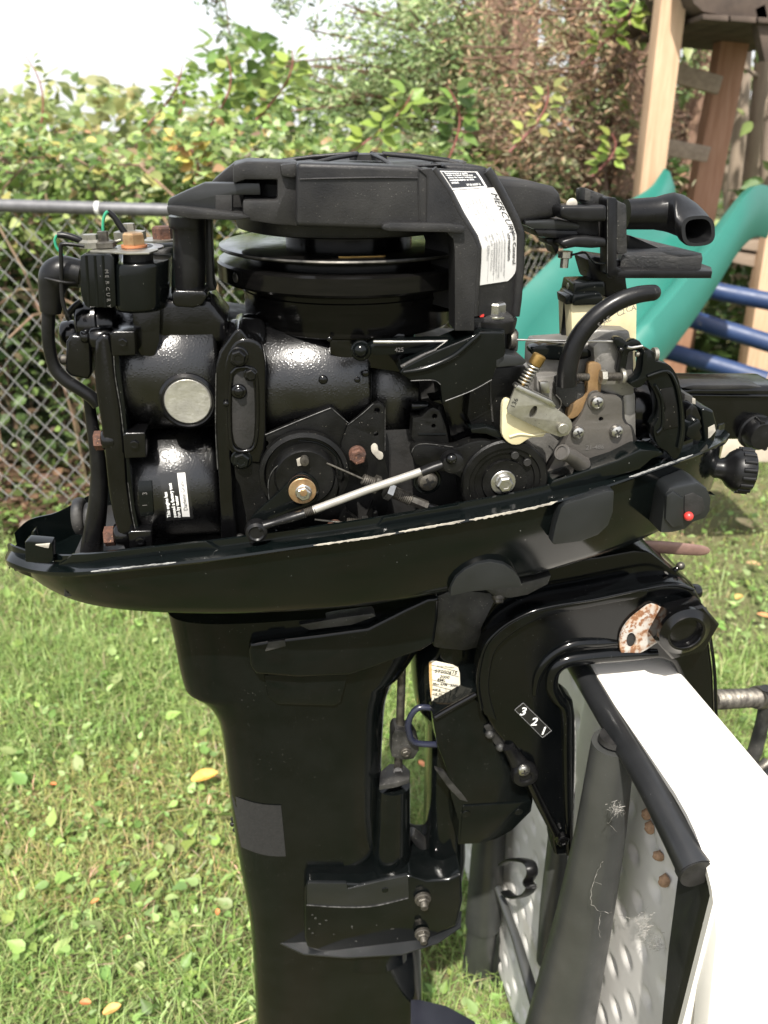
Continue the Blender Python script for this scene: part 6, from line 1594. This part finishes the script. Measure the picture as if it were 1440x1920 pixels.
cedar('big cedar with a thick brown trunk hung with dead russet twigs', 1.20, 4.5, .13, .05,
      field(800, 1180, -60, 300, 9, 3.3, 4.2, 5, 1), field(860, 1215, -80, 330, 62, 3.2, 4.4, 8, 2), 11)
cedar('cedar with drooping fresh green sprays over the motor', .62, 5.2, .11, -.1,
      field(560, 900, 20, 190, 34, 3.6, 4.8, 9, 3) + field(470, 720, 110, 230, 16, 3.8, 4.8, 7, 4) + field(600, 860, -80, 30, 14, 3.6, 4.6, 7, 5), field(780, 900, 60, 200, 12, 3.6, 4.4, 8, 6), 12)
cedar('slim dark cedar beyond the bramble hedge behind the starter cover', 1.0, 6.8, .12, .0,
      field(640, 1010, 170, 300, 13, 5.0, 6.4, 7, 7), field(900, 1150, 120, 330, 16, 4.6, 6.0, 9, 8), 13)
cedar('cedar standing between the cedar hung with russet twigs and the play tower', 1.95, 5.6, .14, .03,
      field(1150, 1330, -40, 330, 16, 4.4, 5.6, 6, 9), field(1040, 1230, 150, 420, 26, 4.2, 5.4, 9, 10), 14)
# high branch ends that hang into the frame from trees outside it
for i, (px, py, dx, dy, lab) in enumerate([(398, -40, 20, 110, 'thin hanging conifer branch tip against the white sky, the one farthest from the trees'), (600, -60, -8, 120, 'wispy conifer branch tip beside the green cedar'), (520, -60, 15, 80, 'short faint branch tip between the other two hanging ones')]):
    a = D(px, py, 4.0); root = empty('hanging_branch', a, lab, 'branch', 'branch tips hanging into the sky')
    b = D(px + dx * 1.6, py + dy, 4.0); up_ = a + Vector((.3, .3, .8))
    tube('twig', [up_, a, (a + b) / 2 + Vector((.02, 0, .02)), b], [.008, .005, .003, .0015], M['bark'], root, n=6)
    cs2 = [tuple(a.lerp(b, t) + Vector((random.gauss(0, .03), random.gauss(0, .03), random.gauss(0, .02)))) for t in [random.random() ** 1.4 for _ in range(14)]]
    sprays('sprays', cs2, 330 if i == 0 else 170, (.022, .03, .022), (.02, .05), [(.20, .26, .14), (.26, .31, .18)], root, droop=.5)
# bare pale trunks behind the play tower
random.seed(5)
for i, (x0, y0_, x1, y1_, yd, r, lab) in enumerate([(1400, 0, 1372, 420, 6.2, .055, 'pale slim trunk nearest the rear post of the play tower'), (1440, 30, 1404, 400, 5.6, .06, 'pale bare trunk leaning beside the slim one'),
        (1480, 60, 1436, 420, 5.2, .05, 'pale trunk at the very edge behind the play tower'), (1345, 40, 1366, 380, 7.0, .035, 'thin grey trunk seen between the two tower posts'), (1172, -20, 1160, 360, 4.4, .042, 'thin dark trunk beside the pale tower post'), (1208, 0, 1196, 380, 6.4, .03, 'thinnest dark trunk close to the pale tower post'), (1085, -20, 1112, 330, 4.3, .060, 'brown trunk half hidden by dead cedar twigs')]):
    a, b = D(x0, y0_, yd), D(x1, y1_, yd); d = (a - b).normalized()
    foot = b - d * (b.z / max(d.z, .3)); root = empty('bare_trunk_tree', (foot.x, foot.y, 0), lab, 'tree')
    tp_ = a + d * 1.5
    tube('trunk', [foot - d * .1, b, (a + b) / 2 + Vector((random.uniform(-.05, .05), 0, 0)), a, tp_], [r * 1.25, r * 1.1, r, r * .9, r * .7], M['barkpale' if i < 4 else 'bark'], root, n=14)
    for k in range(5):
        q = b.lerp(tp_, .3 + .14 * k); e = q + Vector((random.uniform(-.6, .6), random.uniform(-.3, .3), random.uniform(.0, .4)))
        limb(q, e, r * .25, r * .08, M['barkpale' if i < 4 else 'bark'], root, .02, 'branch')
    cs2 = [tuple(b.lerp(tp_, random.uniform(.2, 1)) + Vector((random.gauss(0, .5), random.gauss(0, .3), random.gauss(0, .2)))) for _ in range(16)]
    leaves('foliage', np.array(cs2)[rng.integers(0, 16, 300)] + rng.normal(0, .13, (300, 3)), rng.normal(0, 1, (300, 3)), rng.normal(0, 1, (300, 3)) + np.array([0, 0, 1.0]), rng.uniform(.05, .11, 300), pick([(.10, .17, .05), (.16, .22, .07), (.26, .30, .12)], 300), LM, 'oval', root)
# a wood that closes the view behind everything on the boat side
n = 4200
x = rng.uniform(.3, 13, n); y = rng.uniform(9, 15, n); z = rng.random(n) ** 1.6 * 4.6
k = (np.sin(x * 2.1 + z * 1.7) + np.sin(z * 3.1 + y) > -.5); x, y, z = x[k], y[k], z[k]; n = len(x)
wd2 = leaves('far_wood', np.stack([x, y, z], 1), rng.normal(0, 1, (n, 3)), rng.normal(0, 1, (n, 3)), rng.uniform(.15, .38, n), pick([(.08, .13, .04), (.13, .19, .06), (.20, .24, .10), (.14, .12, .07)], n, .25), LM, 'oval')
tag(wd2, 'loose far-off wood closing the view behind the play tower', 'wood', kind='stuff')

# ================================================================== PLAY TOWER, SLIDE, BLUE BARS
WP = mat('pale_pine_post', (.42, .27, .165), (.52, .365, .24), 8, .7, .85, bump=.4, bscale=120, stretch=(6, 6, .6), wear=(.26, .15, .09), wear_amt=.05, wear_scale=5)
WR = mat('red_brown_stained_wood', (.26, .13, .075), (.34, .19, .12), 8, .7, .85, bump=.4, bscale=120, stretch=(6, 6, .6))
WD = mat('dark_weathered_wood', (.045, .032, .025), (.09, .065, .05), 10, .8, .9, bump=.5, bscale=120)
WG = mat('grey_brown_board', (.20, .15, .11), (.28, .22, .165), 10, .75, .9, bump=.5, bscale=120, stretch=(.6, 6, 6))
tower = empty('play_tower', D(1260, 700, 3.2).xy.to_3d(), 'wooden play tower with pale front post, darker rear post and dark deck', 'play tower')
def beam(name, pa, pb, ya, yb, wpx, dep, m, parent, label=None):
    a, b = D(pa[0], pa[1], ya), D(pb[0], pb[1], yb)
    d = (b - a).normalized(); s = d.cross(Y3).normalized(); w = wpx * mpp((a + b) / 2) / 2
    v_ = []
    for p in (a, b):
        for q, r_ in ((-1, 0), (1, 0), (1, 1), (-1, 1)): v_.append(p + s * (w * q) + Y3 * dep * r_)
    return obj(name, v_, [[0, 1, 2, 3], [7, 6, 5, 4], [0, 4, 5, 1], [1, 5, 6, 2], [2, 6, 7, 3], [3, 7, 4, 0]], m, parent, .004, label=label)
beam('post', (1296, -260), (1180, 700), 3.1, 3.1, 45, .09, WP, tower, 'pale pine front post')
beam('post', (1402, -40), (1238, 830), 3.55, 3.55, 48, .09, WR, tower, 'reddish rear post')
beam('rung', (1236, 128), (1352, 160), 3.25, 3.45, 32, .04, WG, tower)
beam('rung', (1208, 268), (1330, 290), 3.25, 3.45, 28, .04, WG, tower)
beam('post', (1462, 440), (1388, 900), 3.3, 3.3, 46, .09, WP, tower)
beam('post', (1290, 560), (1252, 800), 3.9, 3.9, 50, .08, WR, tower)
dk_ = prism('deck', [(1280, -60), (1300, 6), (1318, 22), (1396, 38), (1445, 44), (1600, 60), (1600, -60)], 0, .9, WD, tower, .004, proj=lambda a, b: D(a, b, 3.0), axis=Y3)
for i in range(5):
    prism('deck_board', [(1318 + i * 52, 26 + i * 3), (1366 + i * 52, 29 + i * 3), (1366 + i * 52, 40 + i * 3), (1318 + i * 52, 36 + i * 3)], 0, .8, WD, tower, .002, proj=lambda a, b: D(a, b, 2.98), axis=Y3)
beam('cross_brace', (1425, 10), (1445, 110), 3.0, 3.0, 22, .05, WD, tower)
plk = empty('pallet_boards', D(1420, 470, 3.3).xy.to_3d(), 'stack of rough brown and grey boards under the top of the green slide', 'boards')
for i, (pts, m_) in enumerate([([(1420, 408), (1462, 400), (1462, 440), (1398, 444)], WR), ([(1398, 446), (1462, 442), (1462, 478), (1380, 466)], WG), ([(1376, 470), (1462, 482), (1462, 512), (1366, 490)], WG), ([(1425, 384), (1470, 380), (1470, 402), (1418, 404)], WP)]):
    prism('board', pts, 0, .3, m_, plk, .004, proj=lambda a, b, i=i: D(a, b, 3.35 + .01 * i), axis=Y3)
# slide: a channel with two rounded side walls
SG = mat('turquoise_moulded_plastic', (.012, .110, .084), (.016, .132, .102), 3, .36, .48, bump=.06, bscale=300, wear=(.09, .24, .17), wear_amt=.02, wear_scale=3)
slide = empty('playground_slide', D(1080, 760, 2.6).xy.to_3d(), 'turquoise moulded plastic slide running down behind the motor', 'slide')
# centreline stations: near crest pixel, channel floor pixel, far crest pixel, with distances
ST = [  # near (viewer side) rail px,py ; far rail px,py ; distances
    ((1430, 352), (1256, 322), 3.05, 3.45), ((1406, 350), (1244, 338), 2.95, 3.35), ((1376, 378), (1226, 360), 2.86, 3.25), ((1330, 444), (1180, 392), 2.78, 3.12),
    ((1276, 516), (1126, 432), 2.68, 3.0), ((1222, 580), (1060, 488), 2.58, 2.88), ((1168, 640), (1000, 548), 2.50, 2.78), ((1100, 720), (955, 605), 2.42, 2.68), ((1020, 800), (900, 680), 2.34, 2.58), ((940, 870), (840, 760), 2.26, 2.50)]
st2 = [(n_[0], n_[1], f_[0], f_[1], a * .88, b * .88) for n_, f_, a, b in ST]
st2 = smooth_loop(st2, 4, closed=False)
rings = []
for (nx, ny, fx, fy, yn, yf) in st2:
    A, B = D(nx, ny, yn), D(fx, fy, yf); c = (B - A); w = c.length; cn_ = c.normalized()
    dep = .17
    sec = [(-.055, .13), (-.05, .035), (-.03, -.006), (0, 0), (.035, .045), (.06, .13), (.12, .165), (.5, .175), (w / 1 - .12, .165), (w - .06, .13), (w - .035, .045), (w, 0), (w + .03, -.008), (w + .04, .05)]
    upv = Z3
    pts = [];
    for q, (t, dd) in enumerate(sec):
        if q == 7: t = w * .5
        elif q == 8: t = w - .12
        pts.append(A + cn_ * t - upv * dd)
    under = [p - upv * .012 + (cn_ * .004 if i_ < 3 else Vector()) for i_, p in enumerate(pts)][::-1]
    rings.append(pts + under)
loft('slide_channel', rings, SG, slide, smooth=60)
# blue painted bars
BL = mat('chipped_blue_paint', (.011, .028, .085), (.018, .040, .11), 10, .4, .55, wear=(.42, .36, .28), wear_amt=.075, wear_scale=26, bump=.2, bscale=200, metal=0)
for i, (pp, yd, r, lab) in enumerate([([(1260, 522), (1352, 548), (1490, 574)], (3.1, 2.9), 16, 'uppermost of the chipped blue bars beside the slide'), ([(1240, 580), (1340, 612), (1490, 658)], (3.05, 2.85), 16.5, 'middle chipped blue bar with bare worn patches'), ([(1180, 642), (1270, 663), (1434, 712)], (3.0, 2.8), 16, 'lowest blue bar ending at the pale timber')]):
    pts = [D(pp[0][0], pp[0][1], yd[0]), D(pp[1][0], pp[1][1], sum(yd) / 2), D(pp[2][0], pp[2][1], yd[1])]
    o = tube('blue_bar', pts, r * mpp(pts[1]), BL, None, n=22, sm=0)
    tag(o, lab, 'bar', 'blue bars beside the slide')
kb = empty('concrete_block', D(1400, 870, 2.2).xy.to_3d(), 'tan concrete block on the bare ground behind the steering arm', 'block')
prism('block_body', [(1345, 835), (1350, 800), (1520, 800), (1520, 868), (1400, 868), (1350, 862)], 0, .3, mat('tan_concrete', (.40, .34, .27), (.50, .44, .36), 20, .85, bump=.5, bscale=80), kb, .01, proj=lambda a, b: D(a, b, 2.1), axis=Y3)

# ================================================================== sky backdrop is the world; last: no part deeper than three levels
def depth(o):
    k = 1
    while o.parent: o = o.parent; k += 1
    return k
for o in list(COL.objects):
    if o.parent and depth(o) > 3:
        a = o
        while depth(a) > 2: a = a.parent
        o.parent = a; o.location = WORLD[o] - WORLD[a]
